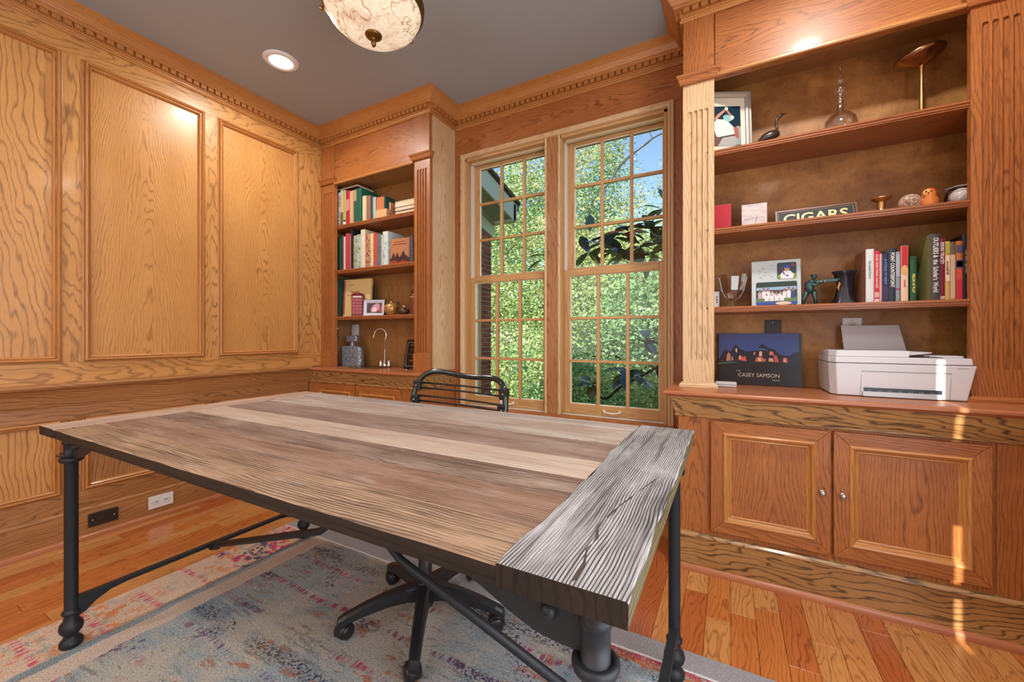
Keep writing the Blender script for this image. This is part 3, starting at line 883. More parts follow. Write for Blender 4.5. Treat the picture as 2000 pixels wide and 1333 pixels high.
    c = m.mix(m.math('MULTIPLY', m.math('MULTIPLY', band(y, 1.325, 1.366, .002), m.step(x, -.50, -.46)), m.step(nz(40, 60, 3, .7), .36, .5)), c, m.mix(m.step(y, 1.335, 1.36), srgb('#b8693c'), srgb('#a83a54')))
    c = m.mix(m.math('MULTIPLY', m.step(yarn, .52, .66), .5), c, srgb('#4b5058'))
    c = m.mix(m.math('MULTIPLY', m.step(yarn, .46, .32), .45), c, srgb('#e2ded8'))
    m.bump(m.math('ADD', yarn, yarn2), .5, .004)
    return m.base(c, .92, 0, 0, .1)
rg = MB()
def grid_slab(x0, x1, y0, y1, z0, z1, nx, ny, amp):
    vs = []; fs = []
    for j in range(ny + 1):
        for i in range(nx + 1):
            e = 1 if 0 < i < nx and 0 < j < ny else 0
            vs.append((x0 + (x1 - x0) * i / nx, y0 + (y1 - y0) * j / ny, z1 - (0 if e else .003) + amp * e * math.sin(i * 1.3 + j) * math.cos(j * .7)))
    for j in range(ny):
        for i in range(nx):
            a = j * (nx + 1) + i
            fs.append((a, a + 1, a + nx + 2, a + nx + 1))
    return vs, fs
vs, fs = grid_slab(-2.185, .62, -.75, 1.462, 0, .010, 40, 32, .0006)
rg.add(vs, fs, sm=True)
rg.box(-2.185, .62, -.75, 1.462, .001, .0068)
P('rug', rg, rug_mat(), None, label='faded blue, cream and magenta patterned rug under the table', cat='rug')

# ================================================================== TABLE
tb = thing('table', 'weathered reclaimed-plank table on black iron pipe legs, in the middle of the room', 'table', (-1.07, .915, .01))
TX0, TX1, TY0, TY1, TZ = -2.045, -.100, .432, 1.395, .760
def board(name, x0, x1, ys, z0, z1, g, mat, edge, ragx0=0, ragx1=0, u0=0.0):
    """table board with a slightly uneven top rim; top and edge carry their own materials"""
    y0, y1 = ys
    mb = MB(); n = 26
    v0 = random.uniform(0, 30)
    rnd = random.Random(name + str(x0) + str(y0))
    if g == 'x':
        xs = [x0 + (x1 - x0) * i / n for i in range(n + 1)]
        ja = [rnd.uniform(0, .0014) for _ in xs]; jb = [rnd.uniform(0, .0014) for _ in xs]
        rows = [[(x, y0, z0) for x in xs], [(x, y0, z1 - .002 - a) for x, a in zip(xs, ja)], [(x, y0 + .0018, z1) for x in xs],
                [(x, y1 - .0018, z1) for x in xs], [(x, y1, z1 - .002 - b) for x, b in zip(xs, jb)], [(x, y1, z0) for x in xs]]
    else:
        m_ = n; ys_ = [y0 + (y1 - y0) * i / m_ for i in range(m_ + 1)]
        w = lambda t: ragx0 * (.55 * math.sin(t * 9 + 1) + .3 * math.sin(t * 23) + .25 * math.sin(t * 47))
        e = lambda t: ragx1 * (.5 * math.sin(t * 13 + 2) + .5 * math.sin(t * 37))
        rows = [[(x0 + w(t), t, z0) for t in ys_], [(x0 + w(t), t, z1 - .002) for t in ys_], [(x0 + w(t) + .002, t, z1) for t in ys_],
                [(x1 + e(t) - .002, t, z1) for t in ys_], [(x1 + e(t), t, z1 - .0025) for t in ys_], [(x1, t, z0) for t in ys_]]
    k = len(rows[0]); vs = [p for r in rows for p in r]
    cy = (y0 + y1) / 2; cx_ = (x0 + x1) / 2
    for r in range(5):
        fs = [(r * k + i, r * k + i + 1, (r + 1) * k + i + 1, (r + 1) * k + i) for i in range(k - 1)]
        uvf = lambda p: ((p[1] - cy + u0 if g == 'x' else p[0] - cx_ + u0) + (p[2] - z1 if r in (0, 4) else 0), (p[0] if g == 'x' else p[1]) + v0)
        mb.add(vs, fs, [[uvf(vs[q]) for q in f] for f in fs], mi=1 if r in (0, 4) else 0)
    ends = [tuple(r * k for r in range(6)), tuple(r * k + k - 1 for r in reversed(range(6)))]
    mb.add(vs, ends, [[(vs[q][1] if g == 'x' else vs[q][0], vs[q][2] * 3) for q in f] for f in ends], mi=2)
    bot = [tuple([i for i in range(k)] + [5 * k + i for i in reversed(range(k))])]
    mb.add(vs, bot, mi=1)
    # the near long edge is not quite parallel to the far one
    for p in mb.v:
        p.y += .026 * (p.x - TX0) / (TX1 - TX0) * (1 - (p.y - .43) / .965)
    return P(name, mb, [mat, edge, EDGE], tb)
joins = [TY0, .551, .690, .806, .935, 1.115, 1.310, TY1]
order = [0, 1, 2, 3, 4, 5, 6]
for i in range(7):
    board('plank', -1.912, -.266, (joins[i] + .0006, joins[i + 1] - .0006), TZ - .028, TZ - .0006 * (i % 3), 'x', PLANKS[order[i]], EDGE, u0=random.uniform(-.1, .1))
board('end_board', -.268, TX1, (TY0 - .001, TY1 + .001), TZ - .030, TZ + .0022, 'y', END_GREY, EDGE_END, .007, .0025)
board('end_board', TX0, -1.914, (TY0 - .001, TY1 + .001), TZ - .028, TZ + .0005, 'y', END_TAN, EDGE)
gouge = [(-.128, .905, .0), (-.140, .86, .006), (-.152, .80, .003), (-.160, .76, .008), (-.170, .71, .004), (-.176, .665, .009), (-.182, .62, .005), (-.172, .58, .010), (-.176, .545, .004), (-.168, .51, .008), (-.166, .475, .012)]
for a, b in ((0, 3), (3, 6), (6, 8), (8, 11)):
    g = gouge[a:b] if b - a > 1 else gouge[a:a + 2]
    pts = [(x - w * .24, y) for x, y, w in g] + [(x + w * .24, y) for x, y, w in reversed(g)]
    g0, g1 = g[0], g[-1]
    pts = [(g0[0] + .003, g0[1] + .02)] + pts[:len(g)] + [(g1[0] - .002, g1[1] - .012)] + pts[len(g):]
    P('split', MB().add([(x, y, TZ + .0026) for x, y in reversed(pts)], [tuple(range(len(pts)))]), C('#463832', .8), tb)
LEGS = [(-1.968, .487), (-.150, .500), (-1.968, 1.335), (-.150, 1.330)]
for x, y in LEGS:
    M = Matrix.Translation((x, y, 0))
    leg = MB().lathe([(.001, .010), (.026, .010), (.030, .016), (.030, .028), (.024, .036), (.018, .044), (.020, .052), (.028, .062), (.031, .074), (.028, .088), (.020, .098), (.019, .106), (.0175, .112),
                      (.0175, .630), (.020, .634), (.028, .637), (.0305, .643), (.030, .650), (.0235, .653), (.0215, .650), (.0190, .650), (.0190, .694), (.0215, .697), (.0225, .701), (.0215, .705), (.0205, .708), (.0205, .7315)], 24, M=M)
    l = P('leg', leg, BLACK_IRON, tb)
    P('leg_collar', MB().lathe([(.018, .118), (.023, .120), (.024, .128), (.019, .134), (.0175, .136)], 20, M=M), BLACK_IRON, l)
# curved corner brackets under the long sides, arched to the rail
for (x, y) in LEGS:
    s = 1 if x < -1 else -1
    arc = [(0, .731), (0, .655)] + [(.035 + .20 * t, .655 + .058 * (1 - math.cos(t * PI)) / 2) for t in [k / 10 for k in range(11)]] + [(.30, .718), (.30, .731)]
    yy = y - .004
    br = MB().prism([(x + s * (a + .012), z) for a, z in arc], yy, yy + .008)
    q = P('corner_bracket', br, BLACK_IRON, tb)
    P('bolt', MB().lathe([(.001, .012), (.008, .011), (.011, .006), (.012, 0)], 12, M=FRONT(x + s * .062, yy, .695)), BLACK_IRON, q)
for y in (.487, 1.332):
    B('apron_rail', -1.95, -.165, y - .004, y + .004, .716, .7315, BLACK_IRON, tb, 'x')
for x in (-1.968, -.150):
    B('apron_rail', x - .004, x + .004, .50, 1.32, .716, .7315, BLACK_IRON, tb, 'y')
    ya, yb_ = .500, 1.322
    pr = [(ya, .170), (ya, .105), (ya + .018, .112), (ya + .045, .135), (ya + .085, .153), (ya + .13, .158), (yb_ - .13, .158), (yb_ - .085, .153), (yb_ - .045, .135), (yb_ - .018, .112), (yb_, .105), (yb_, .170)]
    P('stretcher', MB().prism(pr, -.012, .012, M=Matrix.Translation((x, 0, 0)) @ Matrix.Rotation(PI / 2, 4, 'Z')), BLACK_IRON, tb, bev=.0015)
# braces from the stretchers up towards the middle of the top
for x, s in ((-1.968, 1), (-.150, -1)):
    a = Vector((x + s * .02, .905, .165)); b = Vector((x + s * .72, .905, .385)); e = Vector((-1.06 - s * .02, .905, .505))
    bz = MB().tube([a, b, e], .0125, 14)
    bb = P('brace', bz, BLACK_IRON, tb)
    mb = MB().box(-.03, .03, -.007, .007, -.016, .016, 'x', M=Matrix.Translation(a + Vector((s * .01, 0, 0))) @ Matrix.Rotation(-s * .3, 4, 'Y'))
    mb.cyl(a + Vector((0, -.016, 0)), a + Vector((0, .016, 0)), .012)
    P('brace_joint', mb, BLACK_IRON, bb, bev=.001)
P('centre_post', MB().cyl((-1.06, .905, .49), (-1.06, .905, .731), .014).box(-1.12, -1.0, .86, .95, .722, .7315), BLACK_IRON, tb)
# loose wire round the left front leg
P('hook_wire', MB().tube([(-1.968 + .034 * math.cos(a), .487 + .034 * math.sin(a), .662) for a in [k * PI / 5 for k in range(-3, 7)]] + [(-1.93, .50, .668), (-1.90, .50, .675), (-1.86, .495, .692), (-1.83, .49, .712)], .0028, 6), BLACK_IRON, tb)

# ================================================================== OFFICE CHAIR
chx, chy = -1.0, 1.165
ch = thing('office_chair', 'black bungee-cord office chair on five casters, pushed in behind the table', 'chair', (chx, chy, .01), 0)
P('hub', MB().lathe([(.001, .060), (.030, .060), (.036, .075), (.037, .125), (.034, .150), (.030, .156), (.001, .157)], 24, M=Matrix.Translation((chx, chy, 0))), BLACK_PLASTIC, ch)
P('gas_lift', MB().lathe([(.025, .15), (.025, .26), (.023, .262), (.015, .263), (.015, .40), (.001, .40)], 20, M=Matrix.Translation((chx, chy, 0))), BLACK_PLASTIC, ch)
for k in range(5):
    a = math.radians(-128 + 72 * k)
    R = Matrix.Translation((chx, chy, 0)) @ Matrix.Rotation(a, 4, 'Z')
    secs = [(.020, .088, .152, .030), (.07, .096, .148, .024), (.14, .094, .138, .021), (.22, .082, .118, .019), (.275, .070, .100, .018), (.300, .052, .088, .016), (.305, .050, .066, .012)]
    vs = []; fs = []
    for (d, zb, zt, w) in secs:
        vs += [(d, -w, zb), (d, w, zb), (d, w * .95, zt - .008), (d, w * .55, zt), (d, -w * .55, zt), (d, -w * .95, zt - .008)]
    for i in range(len(secs) - 1):
        for j in range(6):
            fs.append((i * 6 + j, i * 6 + (j + 1) % 6, (i + 1) * 6 + (j + 1) % 6, (i + 1) * 6 + j))
    fs.append((36, 37, 38, 39, 40, 41))
    arm = P('arm', MB().add(vs, fs, M=R, sm=False), BLACK_PLASTIC, ch, bev=.003)
    sw = R @ Matrix.Translation((.288, 0, 0)) @ Matrix.Rotation([.7, .5, .4, 1.0, .2][k], 4, 'Z')
    c = MB()
    for s in (-1, 1):
        c.lathe([(.004, 0), (.020, 0), (.0255, .003), (.0265, .010), (.024, .019), (.018, .0225), (.001, .0235)], 20, M=sw @ Matrix.Translation((-.014, s * .003, .0385)) @ Matrix.Rotation(-s * PI / 2, 4, 'X'))
    c.lathe([(.006, .035), (.006, .066)], 10, M=sw)
    c.lathe([(.029, -.019), (.031, -.018), (.031, .018), (.029, .019)], 14, M=sw @ Matrix.Translation((-.014, 0, .0385)) @ Matrix.Rotation(PI / 2, 4, 'X'), a0=-.3, a1=PI * .85)
    P('caster', c, BLACK_PLASTIC, arm)
P('seat_mechanism', MB().box(chx - .09, chx + .09, chy - .12, chy + .13, .385, .43), BLACK_PLASTIC, ch, bev=.008)
def rrect(cx_, cy_, hx, hy, r, z, n=6):
    out = []
    for (sx, sy, a0) in ((1, 1, 0), (-1, 1, PI / 2), (-1, -1, PI), (1, -1, 3 * PI / 2)):
        for k in range(n + 1):
            a = a0 + PI / 2 * k / n
            out.append((cx_ + sx * (hx - r) + r * math.cos(a), cy_ + sy * (hy - r) + r * math.sin(a), z))
    return out
sf = P('seat_frame', MB().tube(rrect(chx, chy + .02, .235, .23, .08, .455), .0125, 10, closed=True), BLACK_GLOSS, ch)
for k in range(9):
    y = chy - .17 + k * .047
    P('seat_cord', MB().tube([(chx - .225, y, .452), (chx - .1, y, .446), (chx + .1, y, .446), (chx + .225, y, .452)], .0045, 6), BLACK, sf)
# back: bent tube loop, leaning, with horizontal cords and clips
bc = Vector((chx - .062, 1.475, 0))
def bpt(u, z):
    """u across -1..1, z height; back leans away and is dished"""
    return Vector((bc.x + u * .247 * (1.0 + (.86 - z) * .10), bc.y + (z - .82) * .22 + .035 * (1 - u * u) - .02, z + .006 * (1 - u)))
loop = [bpt(-.94, .47), bpt(-.96, .56), bpt(-1.0, .68), bpt(-1.0, .78), bpt(-.965, .825), bpt(-.88, .862), bpt(-.74, .883), bpt(-.55, .889), bpt(-.3, .882), bpt(0, .874), bpt(.3, .874), bpt(.55, .879),
        bpt(.74, .877), bpt(.88, .862), bpt(.965, .83), bpt(1.0, .78), bpt(1.0, .68), bpt(.96, .56), bpt(.94, .47)]
def smooth(pts, it=2):
    for _ in range(it):
        q = [pts[0]]
        for a, b in zip(pts[:-1], pts[1:]):
            q += [a * .75 + b * .25, a * .25 + b * .75]
        q.append(pts[-1]); pts = q
    return pts
bf = P('back_frame', MB().tube(smooth(loop), .0125, 12), BLACK_GLOSS, ch)
for s in (-1, 1):
    P('back_support', MB().tube(smooth([bpt(s * .94, .47), Vector((chx + s * .2, 1.43, .44)), Vector((chx + s * .14, 1.36, .42)), Vector((chx + s * .06, 1.27, .41))]), .012, 10), BLACK_GLOSS, ch)
for k in range(12):
    z = .832 - k * .0235 - (.012 if k >= 2 else 0) - (.012 if k >= 4 else 0)
    P('back_cord', MB().tube([bpt(-.93, z), bpt(-.5, z - .001), bpt(0, z - .001), bpt(.5, z - .001), bpt(.93, z)], .0042, 8), BLACK, bf)
for k in range(3):
    z = .820 - k * .0655
    for s in (-1, 1):
        p = bpt(s * .945, z)
        mb = MB().box(-.019, .019, -.015, .012, -.024, .024, M=Matrix.Translation(p) @ Matrix.Rotation(-s * .12, 4, 'Z'))
        cl = P('clip', mb, BLACK_PLASTIC, bf, bev=.004)
        P('screw', MB().lathe([(.001, .003), (.004, .002), (.005, 0)], 8, M=FRONT(p.x, p.y - .0155, p.z)), BRASS, cl)

# ================================================================== CEILING FIXTURES
def alabaster():
    m = Mat('alabaster_lit')
    tc = m.n('TexCoord').outputs['Object']
    a = m.noise(tc, 9, 4, .6, 1.2)
    vein = m.step(m.math('ABSOLUTE', m.math('SUBTRACT', m.noise(tc, 6.5, 3, .6, .9), .5)), .022, 0)
    vein2 = m.step(m.math('ABSOLUTE', m.math('SUBTRACT', m.noise(tc, 14, 2, .5, .5), .47)), .016, 0)
    red = m.step(m.noise(tc, 8, 3, .6), .64, .70)
    c = m.ramp(a, [(.3, srgb('#d9b89c')), (.5, srgb('#f8e6c8')), (.7, srgb('#eccfb6'))])
    c = m.mix(m.math('MULTIPLY', vein, .85), c, srgb('#9c6238'))
    c = m.mix(m.math('MULTIPLY', vein2, .5), c, srgb('#ad7448'))
    c = m.mix(m.math('MULTIPLY', red, .5), c, srgb('#b0523c'))
    m.put(m.b.inputs['Emission Color'], c)
    m.b.inputs['Emission Strength'].default_value = .80
    return m.base(m.mix(.8, c, srgb('#8a7460')), .25, 0, .3)
LX, LY = -1.335, 1.225
lt = thing('ceiling_light', 'veined alabaster bowl ceiling light with brass rim and finial, lit', 'light', (LX, LY, HC))
Ml = Matrix.Translation((LX, LY, 0))
P('bowl', MB().lathe([(.004, 2.345), (.05, 2.347), (.10, 2.358), (.145, 2.378), (.178, 2.408), (.196, 2.442), (.200, 2.462), (.193, 2.462), (.188, 2.442), (.17, 2.412), (.14, 2.386), (.09, 2.366), (.004, 2.356)], 48, M=Ml), alabaster(), lt)
rim = P('rim', MB().lathe([(.198, 2.448), (.205, 2.450), (.207, 2.458), (.210, 2.462), (.207, 2.476), (.212, 2.482), (.208, 2.492), (.200, 2.494), (.196, 2.48), (.198, 2.448)], 60, M=Ml), DARKBRASS, lt)
for k in range(36):
    a = 2 * PI * k / 36
    if k == 0: bd0 = P('bead', MB().ball((0, 0, 0), .0062, n=8, m=6), BRASS, rim); bd = bd0
    else: bd = inst(bd0, 'bead', rim)
    bd.location = (.211 * math.cos(a), .211 * math.sin(a), 2.470 - HC)
for k in range(3):
    a = 2 * PI * k / 3 - .55
    P('hanger', MB().tube([(LX + .21 * math.cos(a), LY + .21 * math.sin(a), 2.475), (LX + .19 * math.cos(a), LY + .19 * math.sin(a), 2.55), (LX + .06 * math.cos(a), LY + .06 * math.sin(a), 2.70)], .005, 8)
      .ball((LX + .224 * math.cos(a), LY + .224 * math.sin(a), 2.462), .010), BRASS, lt)
P('canopy', MB().lathe([(.001, 2.68), (.04, 2.685), (.075, 2.705), (.085, 2.735), (.085, 2.74)], 32, M=Ml), BRASS, lt)
fin = MB().lathe([(.001, 2.296), (.006, 2.298), (.010, 2.306), (.011, 2.316), (.006, 2.322), (.008, 2.328), (.010, 2.332), (.024, 2.335), (.033, 2.340), (.036, 2.347), (.030, 2.350)], 24, M=Ml)
P('finial', fin, DARKBRASS, lt)

def emis(name, col, s):
    m = Mat(name)
    m.b.inputs['Emission Color'].default_value = col
    m.b.inputs['Emission Strength'].default_value = s
    return m.base((.8, .8, .8, 1), .5)
LENS = emis('lamp_lens', (1, .98, .95, 1), 4.0)
for i, (x, y) in enumerate(CANS_AND_FILL):
    if i > 1: continue
    dl = thing('recessed_light', 'round white recessed ceiling light near the panelled wall, switched on' if i == 0 else 'round white recessed ceiling light above the wide bookcase', 'light', (x, y, HC))
    M = Matrix.Translation((x, y, 0))
    P('trim_ring', MB().lathe([(.066, 2.731), (.072, 2.727), (.090, 2.731), (.097, 2.737), (.098, 2.741)], 40, M=M), C('#e9e7e3', .4), dl)
    P('lens', MB().lathe([(.001, 2.7325), (.040, 2.7325), (.067, 2.7335)], 40, M=M), LENS, dl)

# ================================================================== WALL PLATES
def plate(name, label, M, w, h, mat, holes, slotmat, screws=SILVER):
    """M maps local x,y to the wall plane, z out of the wall"""
    o = thing(name, label, 'outlet' if 'outlet' in name else 'wall plate', tuple(M.to_translation()))
    mb = MB().box(-w / 2, w / 2, -h / 2, h / 2, 0, .005, M=M)
    pl = P('cover', mb, mat, o, bev=.002)
    for (x, y, a, b) in holes:
        P('socket', MB().box(x - a / 2, x + a / 2, y - b / 2, y + b / 2, .0045, .0066, M=M), slotmat[0], pl, bev=.001)
        if slotmat[1]:
            for q in (-.32, .32):
                P('slot', MB().box(x - a * .05 + q * a * .5, x + a * .05 + q * a * .5, y - b * .16, y + b * .2, .0064, .0069, M=M), slotmat[1], pl)
    for s in (-1, 1):
        sx, sy = ((s * w * .36, 0) if w > h else (0, s * h * .40))
        P('screw', MB().lathe([(.001, .0062), (.0025, .006), (.003, .005)], 8, M=M @ Matrix.Translation((sx, sy, 0))), screws, pl)
    return o
plate('data_outlet', 'dark brown cover plate low on the panelled baseboard, beside the white outlet', LEFTW(XL + .0165, .850, .093), .118, .070, C('#2a211c', .4), [(0, 0, .016, .014)], (DARKSLOT, None), C('#e0dcd2', .3))
plate('power_outlet', 'white power outlet low on the panelled baseboard', LEFTW(XL + .0165, 1.098, .093), .118, .072, WHITE_PL, [(-.022, 0, .030, .028), (.022, 0, .030, .028)], (C('#d4d2cf', .4), DARKSLOT))
plate('data_outlet', 'black cover plate on the back of the wide bookcase, behind the blue book', FRONT(.193, RY, 1.087), .070, .115, C('#14110f', .45), [(0, -.005, .016, .014)], (DARKSLOT, None), C('#e0dcd2', .3))
plate('power_outlet', 'white power outlet on the back of the wide bookcase, behind the printer', FRONT(.506, RY, 1.091), .072, .115, WHITE_PL, [(0, .022, .034, .028), (0, -.022, .034, .028)], (C('#c8c6c3', .4), DARKSLOT))
plate('light_switch', 'white switch plate on the back of the corner bookcase, above the sink', FRONT(-2.862, BY, 1.105), .085, .120, WHITE_PL, [(0, 0, .034, .066)], (C('#dddddd', .4), None))

# ================================================================== THINGS ON THE SHELVES
def poly(parent, pts, mat, M, lift, name='print', th=.0002):
    """a flat printed patch on the picture plane of its thing"""
    mb = MB()
    n = len(pts)
    mb.add([(x, y, lift) for x, y in pts], [tuple(range(n))], M=M)
    return P(name, mb, mat, parent)
def ell(cx_, cy_, rx, ry, n=14, rot=0):
    return [(cx_ + rx * math.cos(2 * PI * k / n) * math.cos(rot) - ry * math.sin(2 * PI * k / n) * math.sin(rot),
             cy_ + rx * math.cos(2 * PI * k / n) * math.sin(rot) + ry * math.sin(2 * PI * k / n) * math.cos(rot)) for k in range(n)]

def book(label, x0, x1, z0, z1, yf, depth, mat, group, title=None, tmat=None, tsize=None, bands=(), front=None, sx=1.0, tz=None, pages=PAGES):
    t = thing('book', label, 'book', ((x0 + x1) / 2, yf + depth / 2, z0), 0, group)
    w = x1 - x0; th = min(.0022, w * .2)
    mb = MB()
    mb.box(x0, x0 + th, yf + .002, yf + depth, z0, z1); mb.box(x1 - th, x1, yf + .002, yf + depth, z0, z1)
    # rounded spine
    n = 6; r = w / 2
    pr = [(x0 + r - r * math.cos(PI * k / n), yf + .003 - min(.003, r * .3) * math.sin(PI * k / n)) for k in range(n + 1)]
    vs = [(x, y, z0) for x, y in pr] + [(x, y, z1) for x, y in pr]
    k = n + 1
    mb.add(vs, [(i, i + 1, k + i + 1, k + i) for i in range(n)], sm=True)
    mb.add(vs + [(x1, yf + .005, z0), (x0, yf + .005, z0), (x1, yf + .005, z1), (x0, yf + .005, z1)],
           [tuple(list(range(k)) + [2 * k, 2 * k + 1]), tuple(list(range(2 * k - 1, k - 1, -1)) + [2 * k + 3, 2 * k + 2])])
    P('cover', mb, mat, t)
    P('pages', MB().box(x0 + th, x1 - th, yf + .004, yf + depth - .004, z0 + .002, z1 - .004), pages, t)
    if front: P('front_panel', MB().box(x0 - .0004, x0, yf + .004, yf + depth, z0, z1), front, t)
    h = z1 - z0
    for (a, b, bm) in bands:
        P('spine_band', MB().box(x0 + w * .06, x1 - w * .06, yf - .0006, yf + .001, z0 + h * a, z0 + h * b), bm, t)
    if title:
        M = Matrix.Translation(((x0 + x1) / 2, yf - .0012, z0 + h * (tz or .55))) @ Matrix.Rotation(PI / 2, 4, 'X') @ Matrix.Rotation(-PI / 2, 4, 'Z')
        text(title, tsize or w * .62, tmat, t, M, sx=sx, name='title', bold=.0004)
    return t

G1 = 'books standing on the lowest shelf of the wide bookcase'
S3 = 1.2032
Wt = C('#ece7e0'); Gd = C('#c7a46c'); Yl = C('#d8cf5a')
book('white hardback at the left end of the book row in the wide bookcase', .509, .535, S3, 1.431, 2.215, .17, C('#d5dcdc'), G1, 'the quiet hours', C('#8aa79a'), .012, front=C('#a87a62'), tz=.62)
book('bright red paperback standing beside the white hardback', .5365, .553, S3, 1.422, 2.218, .15, C('#cf2743'), G1, 'WHEN EVERYTHING CHANGED', C('#f0b7a8'), .0105, sx=.95, tz=.6, bands=((.10, .20, C('#d9a59c')), (.01, .07, C('#e6c9c0'))))
book('thin pale pink book between the red paperback and a purple one', .5545, .5625, S3, 1.409, 2.222, .14, C('#cda6a6'), G1)
book('narrow dark purple book with blue spine lettering', .5635, .580, S3, 1.408, 2.215, .15, C('#28284e'), G1, 'A WORLD OF NIGHT', C('#6f7fc0'), .011, tz=.62, bands=((.05, .33, C('#3d2352')),), front=C('#6b6168'))
book('navy book with large white capitals down its spine', .5815, .603, S3, 1.425, 2.212, .16, C('#1f2e42'), G1, 'POINT COUNTERPOINT', C('#e3e3da'), .0165, sx=.80, tz=.60, front=C('#7b7476'))
book('slim pale blue-grey book with a tiny red dot on its spine', .604, .618, S3, 1.412, 2.218, .15, C('#8b98a8'), G1, None, bands=((.25, .27, C('#a32e38')), (.5, .95, C('#a2adb9'))))
_b = book('tall book with red top, orange disc and cream lower spine', .619, .641, S3, 1.432, 2.210, .16, C('#e3c2a8'), G1, 'a novel', C('#c26a50'), .010, tz=.33, bands=((.60, .995, C('#c01f22')),), front=C('#a8604e'))
P('disc', MB().add([(x, 2.2088, z) for x, z in ell(.629, 1.333, .0098, .020)], [tuple(range(14))]), C('#dca662'), _b)
book('short dark green book with yellow lettering', .648, .668, S3, 1.388, 2.216, .15, C('#17502a'), G1, 'FIELDS OF PLAY', Yl, .011, tz=.40, bands=((.93, .96, C('#0f3a1d')),))
book('thick dark grey hardback, tallest of the row, long white title', .699, .7265, S3, 1.466, 2.185, .20, C('#403c40'), G1, 'OUTLIERS &  the  Scholar\u2019s  World', C('#dcd8d2'), .0205, sx=.72, tz=.53, front=C('#8f8c56'))
book('crimson hardback with white capitals beside the thick grey one', .7275, .747, S3, 1.449, 2.205, .18, C('#7c1638'), G1, 'KEVIN TRACEY', C('#ead9d4'), .0150, sx=.85, tz=.76, bands=((.02, .07, C('#c7a8a6')),))
book('yellow-green and cream paperback beside the crimson hardback', .748, .762, S3, 1.436, 2.208, .15, C('#c9a255'), G1, 'on a small hill', C('#6b5a40'), .0095, tz=.55, bands=((.79, .97, C('#a3a03c')), (.32, .76, C('#e0c4a0'))))
book('thin brown and cream book right of the yellow-green paperback', .763, .778, S3, 1.433, 2.212, .15, C('#6d5448'), G1, None, bands=((.02, .78, C('#c5a58c')),))
book('orange book fading to red at the foot, blue label on its spine', .779, .7975, S3, 1.434, 2.208, .15, C('#b5622a'), G1, None, bands=((.01, .35, C('#c2263a')), (.35, .52, C('#c94a2c')), (.54, .68, C('#39507e')), (.56, .66, C('#b9c3d4')), (.80, .93, C('#4c4a60'))))
book('near-black hardback with gold capitals at the right end of the row', .7985, .8235, S3, 1.457, 2.215, .18, C('#211d24'), G1, 'HUMAN HISTORY', Gd, .014, sx=.85, tz=.58)

G2 = 'books on the top shelf of the corner bookcase'
Z1 = 1.9602
def lbk(label, x0, x1, z1, mat, g, z0, yf=2.22, depth=.17, **k):
    return book(label, x0, x1, z0, z1, yf, depth, mat, g, **k)
flo = speckle('floral_spine', ['#d8d0cc', '#6d4f5a', '#e2ded8', '#3f3a44'], 55)
lbk('mottled white and plum book at the left end of the top shelf', -2.905, -2.802, 2.243, flo, G2, Z1)
lbk('cream book with a dark green foot, on the top shelf', -2.800, -2.768, 2.262, C('#d3b27c'), G2, Z1, bands=((.0, .38, C('#6d6138')), (.85, 1, C('#b9c9b4'))))
lbk('light green book with a white label at its foot', -2.766, -2.735, 2.250, C('#a9ae76'), G2, Z1, bands=((.03, .12, Wt), (.12, .16, BLACK)))
lbk('red book with a pink panel, on the top shelf', -2.733, -2.690, 2.240, C('#b3293c'), G2, Z1, bands=((.42, .75, C('#d78a84')),))
lbk('thin beige book beside the red one on the top shelf', -2.688, -2.668, 2.230, C('#cbb387'), G2, Z1)
lbk('thin salmon book left of the green pair on the top shelf', -2.666, -2.646, 2.232, C('#d39a76'), G2, Z1)
lbk('green book with a beige head band on the top shelf', -2.644, -2.602, 2.236, C('#17614f'), G2, Z1, bands=((.66, .97, C('#a79b78')),))
lbk('wide plain dark green book, thickest of the top shelf', -2.600, -2.545, 2.232, C('#145a45'), G2, Z1, yf=2.21)
lbk('cream book right of the dark green ones', -2.543, -2.500, 2.166, C('#cfc29c'), G2, Z1, bands=((0, 1, C('#d5c7a0')),))
lbk('dusty brown book in the middle of the top shelf', -2.498, -2.455, 2.160, C('#90685a'), G2, Z1)
lbk('narrow dark teal book beside the dusty brown one', -2.453, -2.430, 2.152, C('#1d4440'), G2, Z1)
lbk('pale blue-grey book left of the small orange set', -2.428, -2.398, 2.140, C('#a8b3b2'), G2, Z1)
G2b = 'small orange volumes standing in a box'
bt = thing('slipcase', 'small tan box holding the row of tiny orange books', 'box', (-2.34, 2.28, Z1))
P('tray', MB().box(-2.394, -2.282, 2.218, 2.36, Z1, Z1 + .072).box(-2.296, -2.282, 2.26, 2.36, Z1 + .07, Z1 + .13), C('#d8a878'), bt, bev=.002)
for k in range(6):
    x = -2.391 + k * .0152
    o = book('tiny orange volume, %s from the left in the boxed set' % ['first', 'second', 'third', 'fourth', 'fifth', 'last'][k], x, x + .0145, Z1 + .0725, Z1 + .168 + (.004 if k % 2 else 0), 2.222, .10, C(['#c87a4c', '#c2703f'][k % 2]) if k < 5 else C('#2c4a44'), G2b)
    if k == 5: o['label'] = 'tiny dark green volume at the end of the boxed set'; o['group'] = G2b
book('small rust-red book behind the boxed set', -2.30, -2.205, Z1 + .0, Z1 + .155, 2.36, .045, C('#8c4a30'), G2)
G2c = 'books lying flat at the right of the top shelf'
def flatbook(label, x0, x1, y0, y1, z0, z1, mat, g, rz=0):
    t = thing('book', label, 'book', ((x0 + x1) / 2, (y0 + y1) / 2, z0), 0, g)
    mb = MB().box(x0, x1, y0, y1, z1 - .002, z1).box(x0, x1, y0, y1, z0, z0 + .002).box(x0, x0 + .003, y0, y1, z0, z1)
    P('cover', mb, mat, t); P('pages', MB().box(x0 + .003, x1 - .003, y0 + .003, y1 - .003, z0 + .002, z1 - .002), PAGES, t)
